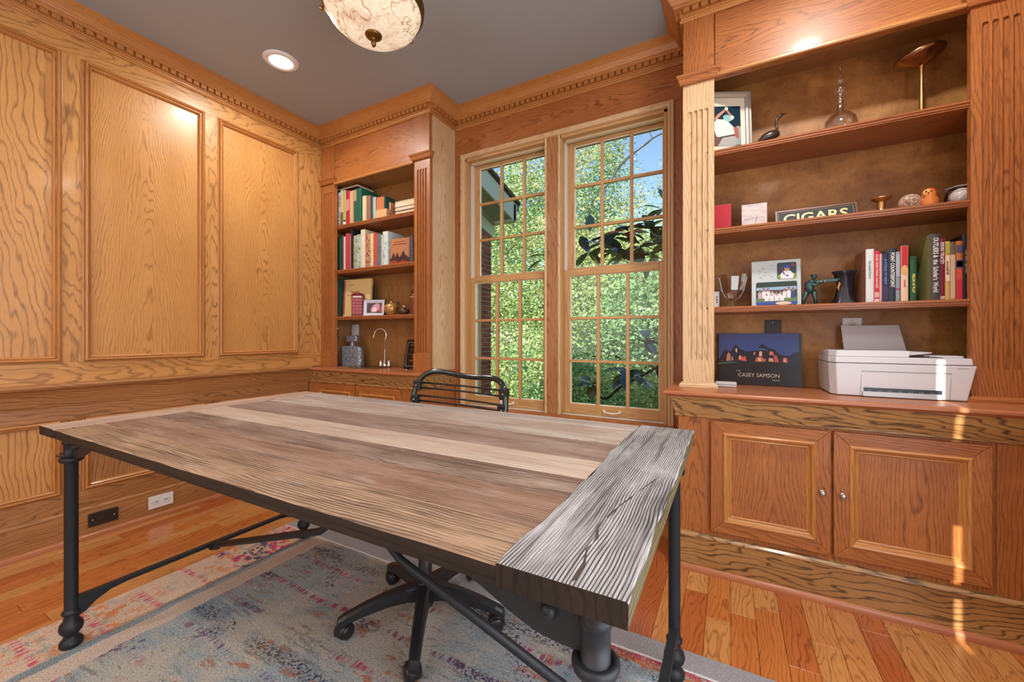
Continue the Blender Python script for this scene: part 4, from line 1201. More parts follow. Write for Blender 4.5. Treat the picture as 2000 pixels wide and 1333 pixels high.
flatbook('dark book at the bottom of the flat pile on the top shelf', -2.195, -1.905, 2.215, 2.39, Z1, Z1 + .030, C('#3c3a38'), G2c)
flatbook('grey patterned book in the middle of the flat pile', -2.19, -1.91, 2.212, 2.39, Z1 + .0305, Z1 + .058, speckle('grey_pattern', ['#8c8488', '#5a5052', '#b3a8a4'], 60), G2c)
flatbook('white book on top of the flat pile', -2.185, -1.905, 2.21, 2.39, Z1 + .0585, Z1 + .100, C('#d6d4d2'), G2c)
flatbook('long maroon book lying across the tops of the books, top shelf', -2.90, -2.62, 2.24, 2.41, 2.2655, 2.284, C('#5c1626'), G2c)

G3 = 'books on the second shelf of the corner bookcase'
Z2 = 1.5972
D2 = [(-2.905, -2.828, 1.872, C('#26301f'), 'dark olive book at the left end of the second shelf', ()),
      (-2.826, -2.797, 1.868, C('#174a38'), 'bottle green book, second from the left on the second shelf', ()),
      (-2.795, -2.768, 1.888, speckle('dark_mottle', ['#1b2426', '#4a4a46', '#12202a', '#8d9088'], 70), 'black book flecked with white on the second shelf', ()),
      (-2.766, -2.735, 1.874, C('#dcc0ae'), 'pale pink-cream book left of the rose-red one', ()),
      (-2.733, -2.690, 1.893, C('#b53a50'), 'rose-red book, brightest of the second shelf', ()),
      (-2.688, -2.672, 1.886, C('#d0a48c'), 'thin salmon book beside the rose-red one', ()),
      (-2.670, -2.650, 1.925, C('#17241f'), 'tall black book with a white front edge, second shelf', ((0, 1, C('#1e2a26')),)),
      (-2.648, -2.612, 1.866, speckle('flower_a', ['#26382a', '#c9bfa0', '#64704a', '#e0d6c0'], 48), 'cream and green flower-pattern book on the second shelf', ()),
      (-2.610, -2.560, 1.872, speckle('flower_b', ['#6d93b4', '#b8cad0', '#8d9a6a', '#35452e'], 26), 'light blue picture book beside the flower-pattern one', ()),
      (-2.558, -2.510, 1.902, C('#d2ccb6'), 'tall cream book in the middle of the second shelf', ()),
      (-2.508, -2.462, 1.868, speckle('flower_c', ['#1f3d2a', '#a3322a', '#caa07c', '#27422c'], 44), 'dark green book with red flowers on the second shelf', ()),
      (-2.460, -2.426, 1.862, speckle('flower_d', ['#a9b684', '#d3d0a0', '#6f7f4e'], 50), 'pale green flowered book on the second shelf', ()),
      (-2.424, -2.385, 1.858, C('#c4492e'), 'orange-red book with white edge on the second shelf', ((0, .18, C('#b0506a')), (.9, 1, C('#cf3f33')))),
      (-2.383, -2.345, 1.848, speckle('blue_mottle', ['#2e4d66', '#5d7f94', '#1f3850'], 60), 'mottled blue book right of the orange-red one', ()),
      (-2.343, -2.328, 1.838, C('#c9b489'), 'thin straw-coloured book on the second shelf', ()),
      (-2.326, -2.272, 1.860, speckle('blue_white', ['#4f8696', '#b4cdd0', '#d8dcd4', '#7c9ab0'], 30), 'wide light blue and white book on the second shelf', ())]
for (a, b, z, m, lab, bands) in D2:
    lbk(lab, a, b, z, m, G3, Z2, yf=2.215 if z > 1.89 else 2.222, bands=bands)
t = thing('book', 'book with a brown mountain-picture cover facing out, second shelf', 'book', (-2.17, 2.25, Z2))
M = Matrix.Translation((-2.262, 2.232, Z2)) @ Matrix.Rotation(.10, 4, 'Z') @ Matrix.Rotation(-.07, 4, 'X') @ Matrix.Rotation(PI / 2, 4, 'X')
P('cover', MB().box(0, .175, 0, .205, -.018, 0, M=M), C('#b0754a'), t, bev=.001)
P('pages', MB().box(.003, .172, .2045, .2055, -.016, -.002, M=M), PAGES, t)
poly(t, [(.0, .0), (.175, 0), (.175, .05), (.14, .075), (.12, .11), (.10, .07), (.085, .06), (.065, .10), (.05, .06), (.03, .10), (.012, .05), (0, .06)], C('#3a1d18'), M, .0003)
poly(t, [(.0, 0), (.175, 0), (.175, .02), (.12, .035), (.08, .02), (.04, .04), (0, .03)], C('#9a3a24'), M, .0005)
poly(t, [(.02, .155), (.15, .155), (.15, .162), (.02, .162)], C('#7c2a20'), M, .0004); poly(t, [(.03, .175), (.13, .175), (.13, .180), (.03, .180)], C('#7c2a20'), M, .0004)
t = thing('notebook', 'dark wire-bound notebook at the right end of the second shelf', 'notebook', (-1.97, 2.28, Z2))
P('cover', MB().box(-2.055, -2.02, 2.22, 2.36, Z2, Z2 + .20), C('#4a4656'), t)
for k in range(13):
    P('wire_ring', MB().tube([(-2.020 + .009 * math.cos(a), 2.222 + .009 * math.sin(a), Z2 + .018 + k * .0135) for a in [2 * PI * q / 8 for q in range(8)]], .0015, 5, closed=True), SILVER, t)

G4 = 'books on the third shelf of the corner bookcase'
Z3 = 1.2222
lbk('dark blue book at the left end of the third shelf', -2.905, -2.855, 1.545, C('#1c3a4e'), G4, Z3, bands=((.45, .55, C('#a0322c')),))
lbk('deep teal book between the dark blue book and the yellow one', -2.853, -2.832, 1.540, C('#143e3a'), G4, Z3)
t = thing('book', 'large pale yellow book facing out on the third shelf', 'book', (-2.67, 2.33, Z3))
M = Matrix.Translation((-2.822, 2.262, Z3)) @ Matrix.Rotation(.10, 4, 'Z') @ Matrix.Rotation(-.05, 4, 'X') @ Matrix.Rotation(PI / 2, 4, 'X')
P('cover', MB().box(0, .285, 0, .310, -.024, 0, M=M), C('#dcc083'), t, bev=.003)
P('pages', MB().box(.004, .281, .3095, .3105, -.021, -.003, M=M), PAGES, t)
poly(t, [(0, .02), (.018, .02), (.018, .3), (0, .3)], C('#b5543c'), M, .0003)
for k, (s, y) in enumerate((('Mastering', .205), ('the Art of Good', .18), ('Cooking', .155))):
    text(s, .024, C('#6b5332'), t, M @ Matrix.Translation((.12, y, .0006)), name='title')
text('volume one', .014, C('#8a7048'), t, M @ Matrix.Translation((.08, .265, .0006)), name='subtitle')

# model telephone box
RED = C('#7a1424', .35)
t = thing('telephone_box', 'model of a dark red telephone box on the third shelf', 'ornament', (-2.63, 2.26, Z3), .55)
P('body', MB().box(-.045, .045, -.04, .04, .0, .168), RED, t, world=False, bev=.002)
P('roof', MB().lathe([(.062, .166), (.064, .172), (.058, .178), (.045, .186), (.02, .190), (.001, .191)], 4, M=Matrix.Rotation(PI / 4, 4, 'Z')), RED, t, world=False)
for f in range(2):
    Mf = Matrix.Rotation([0, -PI / 2][f], 4, 'Z')
    for i in range(3):
        for j in range(5):
            P('window', MB().box(-.036 + i * .025, -.036 + i * .025 + .020, -.0455 - (0 if f else -.005), -.0440 - (0 if f else -.005), .022 + j * .025, .022 + j * .025 + .018, M=Mf), C('#a34a54', .25), t, world=False)
    P('sign', MB().box(-.034, .034, -.047 - (0 if f else -.005), -.0445 - (0 if f else -.005), .150, .162, M=Mf), C('#d8c9bd'), t, world=False)
for i, (x, y, z) in enumerate(((-2.645, 2.33, 1.37), (-2.565, 2.325, 1.37))):
    t = thing('arched_picture', ['small dark arched frame with a pale picture, left of the pair behind the telephone box', 'taller dark arched frame with a pale picture, behind the telephone box'][i], 'ornament', (x, y, Z3))
    hh = 1.43 + i * .018
    arch = [(-.026, Z3), (.026, Z3)] + [(.026 * math.cos(a), hh + .032 * math.sin(a)) for a in [PI * k / 8 for k in range(9)]]
    P('surround', MB().prism([(x + a, b) for a, b in arch], y, y + .012), BLACK, t)
    P('picture', MB().add([(x + a, y - .0005, b) for a, b in ell(0, hh - .006, .015, .022)], [tuple(range(14))]), C('#b9c0b4'), t)
# small framed snapshot
t = thing('framed_snapshot', 'small silver-framed snapshot of a pink flower on the third shelf', 'picture frame', (-2.44, 2.27, Z3), 0)
M = Matrix.Translation((-2.532, 2.222, Z3 + .001)) @ Matrix.Rotation(.38, 4, 'Z') @ Matrix.Rotation(-.10, 4, 'X') @ Matrix.Rotation(PI / 2, 4, 'X')
P('frame', MB().sweep([(0, 0), (0, .125), (.17, .125), (.17, 0)], [(0, -.012), (0, .006), (.004, .008), (.020, .001), (.024, -.004)], True, M=M), C('#c9cbd6', .35), t)
P('frame_edge', MB().sweep([(-.003, -.001), (-.003, .129), (.173, .129), (.173, -.001)], [(0, -.013), (0, .004), (.005, .004)], True, M=M), C('#2b221f'), t)
P('photo', MB().box(.02, .15, .02, .106, -.005, -.003, M=M), C('#4b3a3a'), t)
poly(t, [(.06, .03), (.10, .03), (.125, .05), (.13, .09), (.105, .102), (.075, .085), (.055, .055)], C('#c98aa0'), M, -.002)
poly(t, [(.07, .03), (.10, .035), (.108, .06), (.085, .075), (.068, .05)], C('#e6cbd6'), M, -.0015)
poly(t, [(.12, .03), (.148, .03), (.148, .09), (.135, .08)], C('#a8543c'), M, -.0015)
t = thing('jar', 'round golden lidded jar on the third shelf', 'jar', (-2.275, 2.26, Z3))
Mj = Matrix.Translation((-2.275, 2.26, Z3))
P('body', MB().lathe([(.001, .001), (.028, .001), (.030, .005), (.045, .025), (.051, .048), (.050, .058)], 24, M=Mj), plain('gold_glaze', '#b98a4c', .3, .5), t)
P('lid', MB().lathe([(.051, .060), (.047, .075), (.034, .088), (.014, .094), (.008, .096), (.010, .102), (.006, .108), (.001, .109)], 24, M=Mj), plain('gold_lid', '#c89a58', .3, .5), t)
BRG = C('#4a2c20', .2)
t = thing('teapot', 'small dark brown glazed teapot with a white knob', 'teapot', (-2.155, 2.27, Z3))
Mj = Matrix.Translation((-2.155, 2.27, Z3))
P('body', MB().lathe([(.001, .001), (.025, .001), (.038, .012), (.043, .03), (.036, .048), (.018, .056), (.001, .058)], 24, M=Mj), BRG, t)
P('spout', MB().tube(smooth([Vector((-2.125, 2.26, Z3 + .02)), Vector((-2.10, 2.255, Z3 + .035)), Vector((-2.088, 2.25, Z3 + .058))]), [.011] * 4 + [.007] * 2 + [.005] * 3, 8) if False else MB().tube([(-2.125, 2.26, Z3 + .022), (-2.104, 2.255, Z3 + .036), (-2.088, 2.25, Z3 + .058)], [.011, .008, .005], 8), BRG, t)
P('handle', MB().tube([(-2.19, 2.275, Z3 + .048), (-2.215, 2.28, Z3 + .046), (-2.218, 2.28, Z3 + .025), (-2.193, 2.275, Z3 + .014)], .004, 8), BRG, t)
P('knob', MB().ball((-2.155, 2.27, Z3 + .065), .009), C('#c9c2bc', .3), t)
P('neck', MB().tube([(-2.19, 2.25, Z3 + .04), (-2.195, 2.25, Z3 + .085)], .006, 8).ball((-2.196, 2.25, Z3 + .092), .011), BRG, t)
t = thing('canister', 'brown banded canister at the right end of the third shelf', 'canister', (-2.05, 2.27, Z3))
P('body', MB().lathe([(.001, 0), (.036, 0), (.037, .004), (.037, .145), (.030, .152)], 24, M=Matrix.Translation((-2.045, 2.27, Z3 + .0005))), C('#6e3220', .35), t)
P('cap', MB().lathe([(.031, .150), (.031, .175), (.027, .180), (.001, .181)], 24, M=Matrix.Translation((-2.045, 2.27, Z3))), C('#3b1d16', .35), t)
P('label_band', MB().lathe([(.0375, .125), (.0375, .133)], 24, M=Matrix.Translation((-2.045, 2.27, Z3))), C('#b9907a'), t)

# perfume-bottle ornament, tap, plaque, rod
def facet():
    m = Mat('cut_glass')
    tc = m.n('TexCoord').outputs['Object']
    v = m.n('TexVoronoi', {'Vector': tc, 'Scale': 70.0})
    d = v.outputs['Distance']
    c = m.ramp(m.noise(tc, 150, 3, .8), [(.35, srgb('#45505f')), (.5, srgb('#7d8796')), (.65, srgb('#b3b8c2'))])
    m.bump(d, .9, .004)
    return m.base(c, .15, .35, .4)
FAC = facet()
t = thing('perfume_bottle', 'large cut-glass perfume bottle ornament left of the bar sink', 'ornament', (-2.75, 2.30, .816), .15)
def chm(hx, hy, z0, z1, c):
    o = [(-hx + c, -hy), (hx - c, -hy), (hx, -hy + c), (hx, hy - c), (hx - c, hy), (-hx + c, hy), (-hx, hy - c), (-hx, -hy + c)]
    n = 8; mb = MB()
    vs = [(x * .96, y * .94, z0) for x, y in o] + [(x, y, z0 + c) for x, y in o] + [(x, y, z1 - c) for x, y in o] + [(x * .88, y * .8, z1) for x, y in o]
    fs = [tuple(range(8)), tuple(range(24, 32))] + [(r * 8 + k, r * 8 + (k + 1) % 8, r * 8 + 8 + (k + 1) % 8, r * 8 + 8 + k) for r in range(3) for k in range(8)]
    return mb.add(vs, fs)
P('body', chm(.098, .03, .0, .165, .014), FAC, t, world=False)
P('neck', MB().lathe([(.026, .163), (.018, .175), (.024, .185), (.018, .195), (.022, .205)], 12), FAC, t, world=False)
P('stopper', chm(.055, .024, .203, .255, .010), FAC, t, world=False)
t = thing('tap', 'polished gooseneck bar tap with two small handles behind the sink', 'tap', (-2.43, 2.345, .815))
P('base', MB().box(-2.49, -2.365, 2.325, 2.365, .8205, .828), CHROME, t, bev=.003)
tx, ty = -2.43, 2.345
gp = [Vector((tx, ty, .83)), Vector((tx, ty, .95)), Vector((tx + .008, ty - .003, 1.02))] + [Vector((tx - .028 + .045 * math.cos(a), ty - .02 + .02 * math.cos(a), 1.075 + .05 * math.sin(a))) for a in [PI * k / 8 for k in range(9)]] + [Vector((tx - .082, ty - .045, 1.045))]
P('spout', MB().tube(smooth(gp, 1), .0058, 12), CHROME, t)
P('spout_base', MB().lathe([(.018, .828), (.018, .84), (.011, .855), (.009, .875), (.006, .88)], 20, M=Matrix.Translation((tx, ty, 0))), CHROME, t)
for s in (-1, 1):
    h = P('valve', MB().lathe([(.014, .828), (.014, .845), (.010, .858), (.012, .866), (.001, .870)], 16, M=Matrix.Translation((tx + s * .045, ty, 0))), CHROME, t)
    P('lever', MB().tube([(tx + s * .045, ty, .864), (tx + s * .072, ty - .004, .872)], .004, 8), CHROME, h)
t = thing('plaque', 'black award plaque with a silver border and gold lettering, leaning beside the sink', 'plaque', (-2.12, 2.34, .816))
M = Matrix.Translation((-2.205, 2.315, .8165)) @ Matrix.Rotation(.03, 4, 'Z') @ Matrix.Rotation(-.20, 4, 'X') @ Matrix.Rotation(PI / 2, 4, 'X')
P('board', MB().box(0, .165, 0, .225, -.014, 0, M=M), C('#0f0c0c', .25), t, bev=.003)
P('border', MB().sweep([(.014, .018), (.014, .205), (.150, .205), (.150, .018)], [(0, 0), (0, .001), (.004, .001), (.004, 0)], True, M=M), C('#9a948c', .3), t)
for k, (s, y, z) in enumerate((('CERTIFICATE', .182, .013), ('AWARD', .148, .013), ('to', .130, .010), ('PERFORMANCE', .110, .012), ('for', .088, .010), ('PRESIDENT', .062, .013))):
    text(s, z, C('#b38a4c', .4), t, M @ Matrix.Translation((.082, y, .0008)), name='lettering', sx=1.05)
t = thing('worktop_bung', 'small chrome sink stopper lying in front of the black plaque', 'stopper', (-2.10, 2.245, .816))
P('disc', MB().lathe([(.001, .006), (.016, .005), (.019, .001), (.019, 0)], 20, M=Matrix.Translation((-2.10, 2.245, .816))), CHROME, t)
P('pull', MB().ball((-2.10, 2.245, .827), .007), BLACK, t)
t = thing('wine_rod', 'thin dark rod with a pale tip standing at the left of the sink niche', 'rod', (-2.885, 2.26, .816))
P('rod', MB().tube([(-2.885, 2.26, .818), (-2.888, 2.262, .95), (-2.884, 2.265, 1.05), (-2.889, 2.262, 1.12)], [.008, .005, .005, .006], 8).box(-2.90, -2.86, 2.24, 2.28, .8155, .828), C('#4a3f38'), t)
P('tip', MB().ball((-2.889, 2.262, 1.128), .010), C('#d8d2ca', .3), t)

# ---------- wide bookcase, top shelf
U1 = 1.9572
t = thing('framed_photo', 'silver-framed photograph of a baseball player in white, seen from behind', 'picture frame', (-.02, 2.25, U1))
M = Matrix.Translation((-.155, 2.185, U1 + .001)) @ Matrix.Rotation(math.radians(27), 4, 'Z') @ Matrix.Rotation(-.05, 4, 'X') @ Matrix.Rotation(PI / 2, 4, 'X')
FW, FH = .285, .325
P('frame', MB().sweep([(0, 0), (0, FH), (FW, FH), (FW, 0)], [(0, -.016), (0, .004), (.004, .007), (.010, .006), (.014, .010), (.020, .005), (.026, .003), (.028, -.004)], True, M=M), plain('silver_frame', '#b3aca0', .35, .4), t)
P('backing', MB().box(.004, FW - .004, .004, FH - .004, -.016, -.010, M=M), BLACK, t)
P('mat_board', MB().box(.026, FW - .026, .026, FH - .026, -.010, -.006, M=M), C('#dcd8c4'), t)
ph = P('photo', MB().box(.062, FW - .050, .05, FH - .070, -.006, -.0052, M=M), C('#16303e', .2), t)
gl = [([(.062, .05), (FW - .05, .05), (FW - .05, .13), (.20, .15), (.062, .11)], '#5d3b33'), ([(.205, .055), (.234, .06), (.235, .15), (.215, .155)], '#8d9aa2'), ([(.195, .10), (.225, .09), (.222, .145), (.20, .15)], '#a5543f'),
      ([(.12, .05), (.205, .05), (.215, .075), (.208, .10), (.15, .105)], '#a5a39f'), ([(.115, .10), (.150, .092), (.205, .112), (.198, .150), (.165, .185), (.118, .190), (.098, .165), (.105, .13)], '#dcd9d4'),
      ([(.135, .09), (.205, .106), (.205, .112), (.13, .098)], '#2a2a30'), ([(.150, .187), (.178, .175), (.196, .185), (.19, .205), (.165, .212), (.15, .205)], '#7fb8b4'),
      ([(.115, .185), (.135, .205), (.162, .232), (.157, .240), (.12, .212), (.105, .19)], '#b98466'), ([(.162, .235), (.17, .238), (.195, .205), (.188, .196)], '#b37a5c'),
      ([(.085, .165), (.10, .20), (.092, .215), (.075, .205), (.072, .17)], '#b08063'), ([(.184, .186), (.20, .188), (.204, .20), (.19, .21)], '#e2ded8')]
for i, (p, c) in enumerate(gl): poly(ph, p, C(c), M, -.0050 + i * .0001)
poly(ph, ell(.166, .242, .0085, .0085), C('#e4dccf'), M, -.0036)
# bird
t = thing('bird_figurine', 'small dark long-necked bird figurine on the top shelf', 'figurine', (.17, 2.29, U1))
DK = C('#33261f', .3)
P('body', MB().tube([(.118, 2.27, U1 + .036), (.128, 2.273, U1 + .046), (.145, 2.277, U1 + .058), (.170, 2.285, U1 + .066), (.190, 2.29, U1 + .070), (.202, 2.293, U1 + .068), (.208, 2.295, U1 + .062)], [.004, .010, .018, .024, .023, .016, .004], 14)
  .tube([(.192, 2.29, U1 + .075), (.200, 2.292, U1 + .10), (.194, 2.291, U1 + .125), (.200, 2.292, U1 + .145), (.212, 2.295, U1 + .155)], [.010, .006, .005, .006, .006], 10), DK, t)
P('head', MB().tube([(.200, 2.292, U1 + .140), (.210, 2.295, U1 + .158), (.222, 2.298, U1 + .164)], [.006, .009, .007], 10), DK, t)
P('beak', MB().cyl((.220, 2.298, U1 + .163), (.238, 2.302, U1 + .166), .004, .001), BLACK, t)
P('feet', MB().cyl((.165, 2.284, U1 + .0005), (.165, 2.284, U1 + .045), .008, .006).lathe([(.001, .006), (.02, .005), (.022, 0)], 14, M=Matrix.Translation((.165, 2.284, U1 + .0004))), DK, t)
# decanter
t = thing('decanter', 'clear glass decanter with a ball stopper on the top shelf', 'decanter', (.439, 2.30, U1))
Md = Matrix.Translation((.439, 2.30, U1))
P('body', MB().lathe([(.001, .001), (.050, .001), (.060, .012), (.064, .045), (.058, .080), (.035, .108), (.017, .120), (.013, .140), (.012, .165), (.020, .176), (.018, .178), (.0095, .168), (.0095, .138), (.014, .118), (.033, .104), (.055, .079), (.0605, .045), (.056, .015), (.046, .006), (.001, .006)], 36, M=Md), GLASS, t)
P('stopper', MB().lathe([(.001, .150), (.008, .150), (.009, .178), (.006, .184), (.018, .194), (.026, .212), (.018, .232), (.007, .240), (.012, .247), (.017, .258), (.010, .270), (.004, .276), (.003, .300), (.006, .310), (.009, .320), (.006, .330), (.001, .334)], 28, M=Md), GLASS, t)
# bronze dish on a stem
t = thing('pedestal_dish', 'shallow bronze dish on a tall slim stem on the top shelf', 'dish', (.711, 2.31, U1))
Mp = Matrix.Translation((.711, 2.31, U1))
P('foot', MB().lathe([(.001, .0005), (.034, .0005), (.034, .004), (.012, .012), (.010, .016)], 28, M=Mp), BRONZE, t)
P('stem', MB().lathe([(.010, .010), (.0095, .12), (.006, .19), (.0065, .235), (.011, .245)], 20, M=Mp), BRASS, t)
P('bowl', MB().lathe([(.001, .0), (.012, .001), (.045, .016), (.072, .030), (.080, .038), (.082, .046), (.078, .048), (.070, .036), (.04, .022), (.001, .010)], 44, M=Mp @ Matrix.Translation((0, 0, .243)) @ Matrix.Rotation(-.16, 4, 'Y')), BRONZE, t)

# ---------- second shelf
U2 = 1.5802
t = thing('card', 'plain red booklet standing at the left of the second shelf', 'booklet', (-.03, 2.29, U2))
P('cover', MB().box(-.115, .007, 2.284, 2.290, U2, 1.724), C('#b91f33'), t, bev=.001)
P('pages', MB().box(-.112, .004, 2.2855, 2.2885, U2 + .001, 1.7245), CREAM, t)
t = thing('card', 'square card with a pale sea view beside the red booklet', 'card', (.107, 2.29, U2))
M = Matrix.Translation((.053, 2.275, U2 + .0005)) @ Matrix.Rotation(.06, 4, 'Z') @ Matrix.Rotation(-.06, 4, 'X') @ Matrix.Rotation(PI / 2, 4, 'X')
m = Mat('sea_view')
tc = m.n('TexCoord').outputs['Object']
sp = m.n('SeparateXYZ', {0: tc})
c = m.ramp(m.noise(m.vec(m.math('MULTIPLY', sp.outputs[0], 14), m.math('MULTIPLY', sp.outputs[2], 45)), 1, 3), [(.3, srgb('#a9a6b8')), (.5, srgb('#d9c6c0')), (.7, srgb('#e8d6cc'))])
P('board', MB().box(0, .106, 0, .128, -.006, 0, M=M), m.base(c, .5), t)
poly(t, [(.055, .03), (.058, .03), (.068, .072), (.066, .073)], C('#6b6272'), M, .0004)
poly(t, [(.01, .052), (.095, .058), (.095, .061), (.01, .056)], C('#9590a8'), M, .0003)
t = thing('sign', 'low black sign with gold CIGARS lettering in a wooden frame', 'sign', (.355, 2.29, U2))
M = Matrix.Translation((.197, 2.325, U2 + .0005)) @ Matrix.Rotation(-.30, 4, 'X') @ Matrix.Rotation(PI / 2, 4, 'X')
P('board', MB().box(.006, .305, 0, .092, -.012, 0, M=M), C('#0b0f15', .55), t)
P('frame', MB().sweep([(0, 0), (0, .096), (.311, .096), (.311, 0)], [(0, -.014), (0, .004), (.008, .004), (.009, -.002)], True, M=M), C('#6b2f1e', .4), t)
P('inner_line', MB().sweep([(.012, .008), (.012, .086), (.299, .086), (.299, .008)], [(0, 0), (0, .0008), (.0018, .0008), (.0018, 0)], True, M=M), C('#8a8d7a'), t)
P('stand', MB().box(.197, .507, 2.355, 2.385, U2, U2 + .03), C('#3a1f18'), t)
text('CIGARS', .066, C('#d9cf8e', .4), t, M @ Matrix.Translation((.155, .046, .0012)), name='lettering', sx=1.10, bold=.0012)
t = thing('candle_holder', 'squat brass candle holder with a wide rim', 'candle holder', (.577, 2.29, U2))
P('body', MB().lathe([(.001, .0005), (.030, .0005), (.030, .006), (.016, .016), (.014, .060), (.016, .064), (.033, .074), (.036, .079), (.030, .081), (.014, .076), (.012, .04), (.001, .04)], 28, M=Matrix.Translation((.577, 2.29, U2))), BRASS, t)
t = thing('polished_stone', 'rounded polished brown stone beside the owl', 'ornament', (.668, 2.28, U2))
P('stone', MB().ball((.668, 2.28, U2 + .040), .040, 1.0, .55, .98, 20, 14), [speckle('stone_swirl', ['#5a3a2a', '#8d6a52', '#b99c86', '#6d4632'], 30, .15)], t)
P('mark', MB().lathe([(.010, .0), (.012, .001), (.012, .0), ], 14, M=FRONT(.672, 2.2575, U2 + .045)), SILVER, t)
t = thing('owl_figurine', 'small orange owl figurine on the second shelf', 'figurine', (.722, 2.27, U2))
OR = C('#cf7a35', .3); ORR = C('#c4502c', .3)
P('body', MB().tube([(.722, 2.27, U2 + .0005), (.722, 2.27, U2 + .012), (.722, 2.27, U2 + .035), (.722, 2.27, U2 + .052), (.720, 2.268, U2 + .066), (.719, 2.267, U2 + .082), (.719, 2.267, U2 + .090)], [.018, .024, .026, .021, .022, .017, .004], 20), OR, t)
P('hood', MB().ball((.722, 2.272, U2 + .070), .0235, 1, .9, .95, 18, 12), ORR, t)
P('face', MB().ball((.714, 2.256, U2 + .069), .017, 1, .55, .9, 16, 10), C('#dba55e', .3), t)
for s in (-1, 1):
    P('eye', MB().ball((.713 + s * .0075, 2.247, U2 + .073), .0030, n=8, m=6), C('#1d1712', .2), t)
    P('wing', MB().ball((.722 + s * .022, 2.268, U2 + .034), .010, .6, .9, 2.0, 12, 8), ORR, t)
P('beak', MB().cyl((.712, 2.247, U2 + .068), (.711, 2.242, U2 + .062), .0028, .0004, 6), C('#6a3a1a'), t)
t = thing('display_case', 'hexagonal clear case with a white baseball inside', 'display case', (.822, 2.29, U2))
P('case', MB().lathe([(.046, .004), (.050, .03), (.044, .082), (.001, .083)], 6, M=Matrix.Translation((.822, 2.295, U2))), ACRYL, t)
P('rim', MB().lathe([(.001, .0006), (.052, .0006), (.052, .006), (.046, .008)], 6, M=Matrix.Translation((.822, 2.295, U2))), C('#6b5a60', .2), t)
P('edges', MB().tube([(.822 + .0445 * math.cos(a), 2.295 + .0445 * math.sin(a), U2 + .082) for a in [PI * k / 3 for k in range(6)]], .0022, 6, closed=True), C('#b9a3aa', .2), t)
t = thing('baseball', 'white baseball inside the hexagonal clear case', 'ball', (.824, 2.295, U2 + .008))
bb = P('ball', MB().ball((.824, 2.295, U2 + .0445), .036, n=24, m=16), C('#ddd3ca', .5), t)
P('seam', MB().tube([(.824 + .0358 * math.cos(a) * math.cos(.7 * math.sin(2 * a)), 2.295 - .0358 * math.sin(a) * math.cos(.7 * math.sin(2 * a)), U2 + .0445 + .0358 * math.sin(.7 * math.sin(2 * a))) for a in [2 * PI * k / 40 for k in range(40)]], .0007, 4, closed=True), C('#a33b35'), bb)

# ---------- third shelf
U3 = 1.2032
t = thing('card_stand', 'small white card in a clear block at the left of the lowest shelf', 'card', (-.06, 2.30, U3))
P('block', MB().box(-.11, -.034, 2.292, 2.315, U3 + .0004, U3 + .092), ACRYL, t, bev=.001)
cd = P('card', MB().box(-.108, -.046, 2.290, 2.2915, U3 + .004, U3 + .086), C('#e6e6e8'), t)
for k in range(3): P('line', MB().box(-.060, -.054, 2.2894, 2.290, U3 + .028 + k * .013, U3 + .036 + k * .013), C('#55565e'), cd)
for k in range(3): P('line', MB().box(-.073, -.068, 2.2894, 2.290, U3 + .022 + k * .017, U3 + .034 + k * .017), C('#55565e'), cd)
t = thing('glass_trophy', 'clear glass vase of splayed upright fins on the lowest shelf', 'vase', (.011, 2.28, U3))
fn = MB().lathe([(.001, .0004), (.018, .0004), (.018, .010), (.010, .018), (.011, .034), (.001, .04)], 20, M=Matrix.Translation((.011, 2.28, U3)))
P('foot', fn, GLASS, t)
for k in range(8):
    a = 2 * PI * k / 8 + .2
    d = Vector((math.cos(a), math.sin(a), 0)); n2 = Vector((-d.y, d.x, 0))
    pr = [(.006, .030), (.030, .050), (.048, .085), (.062, .150 + .012 * (k % 2))]
    vs = []; 
    for (r, z) in pr:
        for s in (-1, 1):
            for q in (-.0018, .0018):
                w = .006 + r * .18
                p = Vector((.011, 2.28, U3 + z)) + d * (r + q) + n2 * (s * w)
                vs.append(p)
    fs = []
    for i in range(len(pr) - 1):
        b = i * 4
        fs += [(b, b + 2, b + 6, b + 4), (b + 1, b + 5, b + 7, b + 3), (b, b + 4, b + 5, b + 1), (b + 2, b + 3, b + 7, b + 6)]
    fs += [(0, 1, 3, 2), (12, 14, 15, 13)]
    P('fin', MB().add(vs, fs), GLASS, t)
t = thing('photo_plaque', 'pale grey plaque with two team photographs and signatures, lowest shelf', 'plaque', (.19, 2.28, U3))
M = Matrix.Translation((.094, 2.262, U3 + .0005)) @ Matrix.Rotation(.0, 4, 'Z') @ Matrix.Rotation(-.10, 4, 'X') @ Matrix.Rotation(PI / 2, 4, 'X')
P('board', MB().box(0, .197, 0, .222, -.012, 0, M=M), C('#bcc8c8', .4), t, bev=.002)
def rr(x0, x1, y0, y1, r=.008, n=4):
    out = []
    for (cx_, cy_, a0) in ((x1 - r, y1 - r, 0), (x0 + r, y1 - r, PI / 2), (x0 + r, y0 + r, PI), (x1 - r, y0 + r, 3 * PI / 2)):
        out += [(cx_ + r * math.cos(a0 + PI / 2 * k / n), cy_ + r * math.sin(a0 + PI / 2 * k / n)) for k in range(n + 1)]
    return out
p1 = poly(t, rr(.104, .180, .128, .208), C('#1e3a4e'), M, .0004, 'upper_photo')
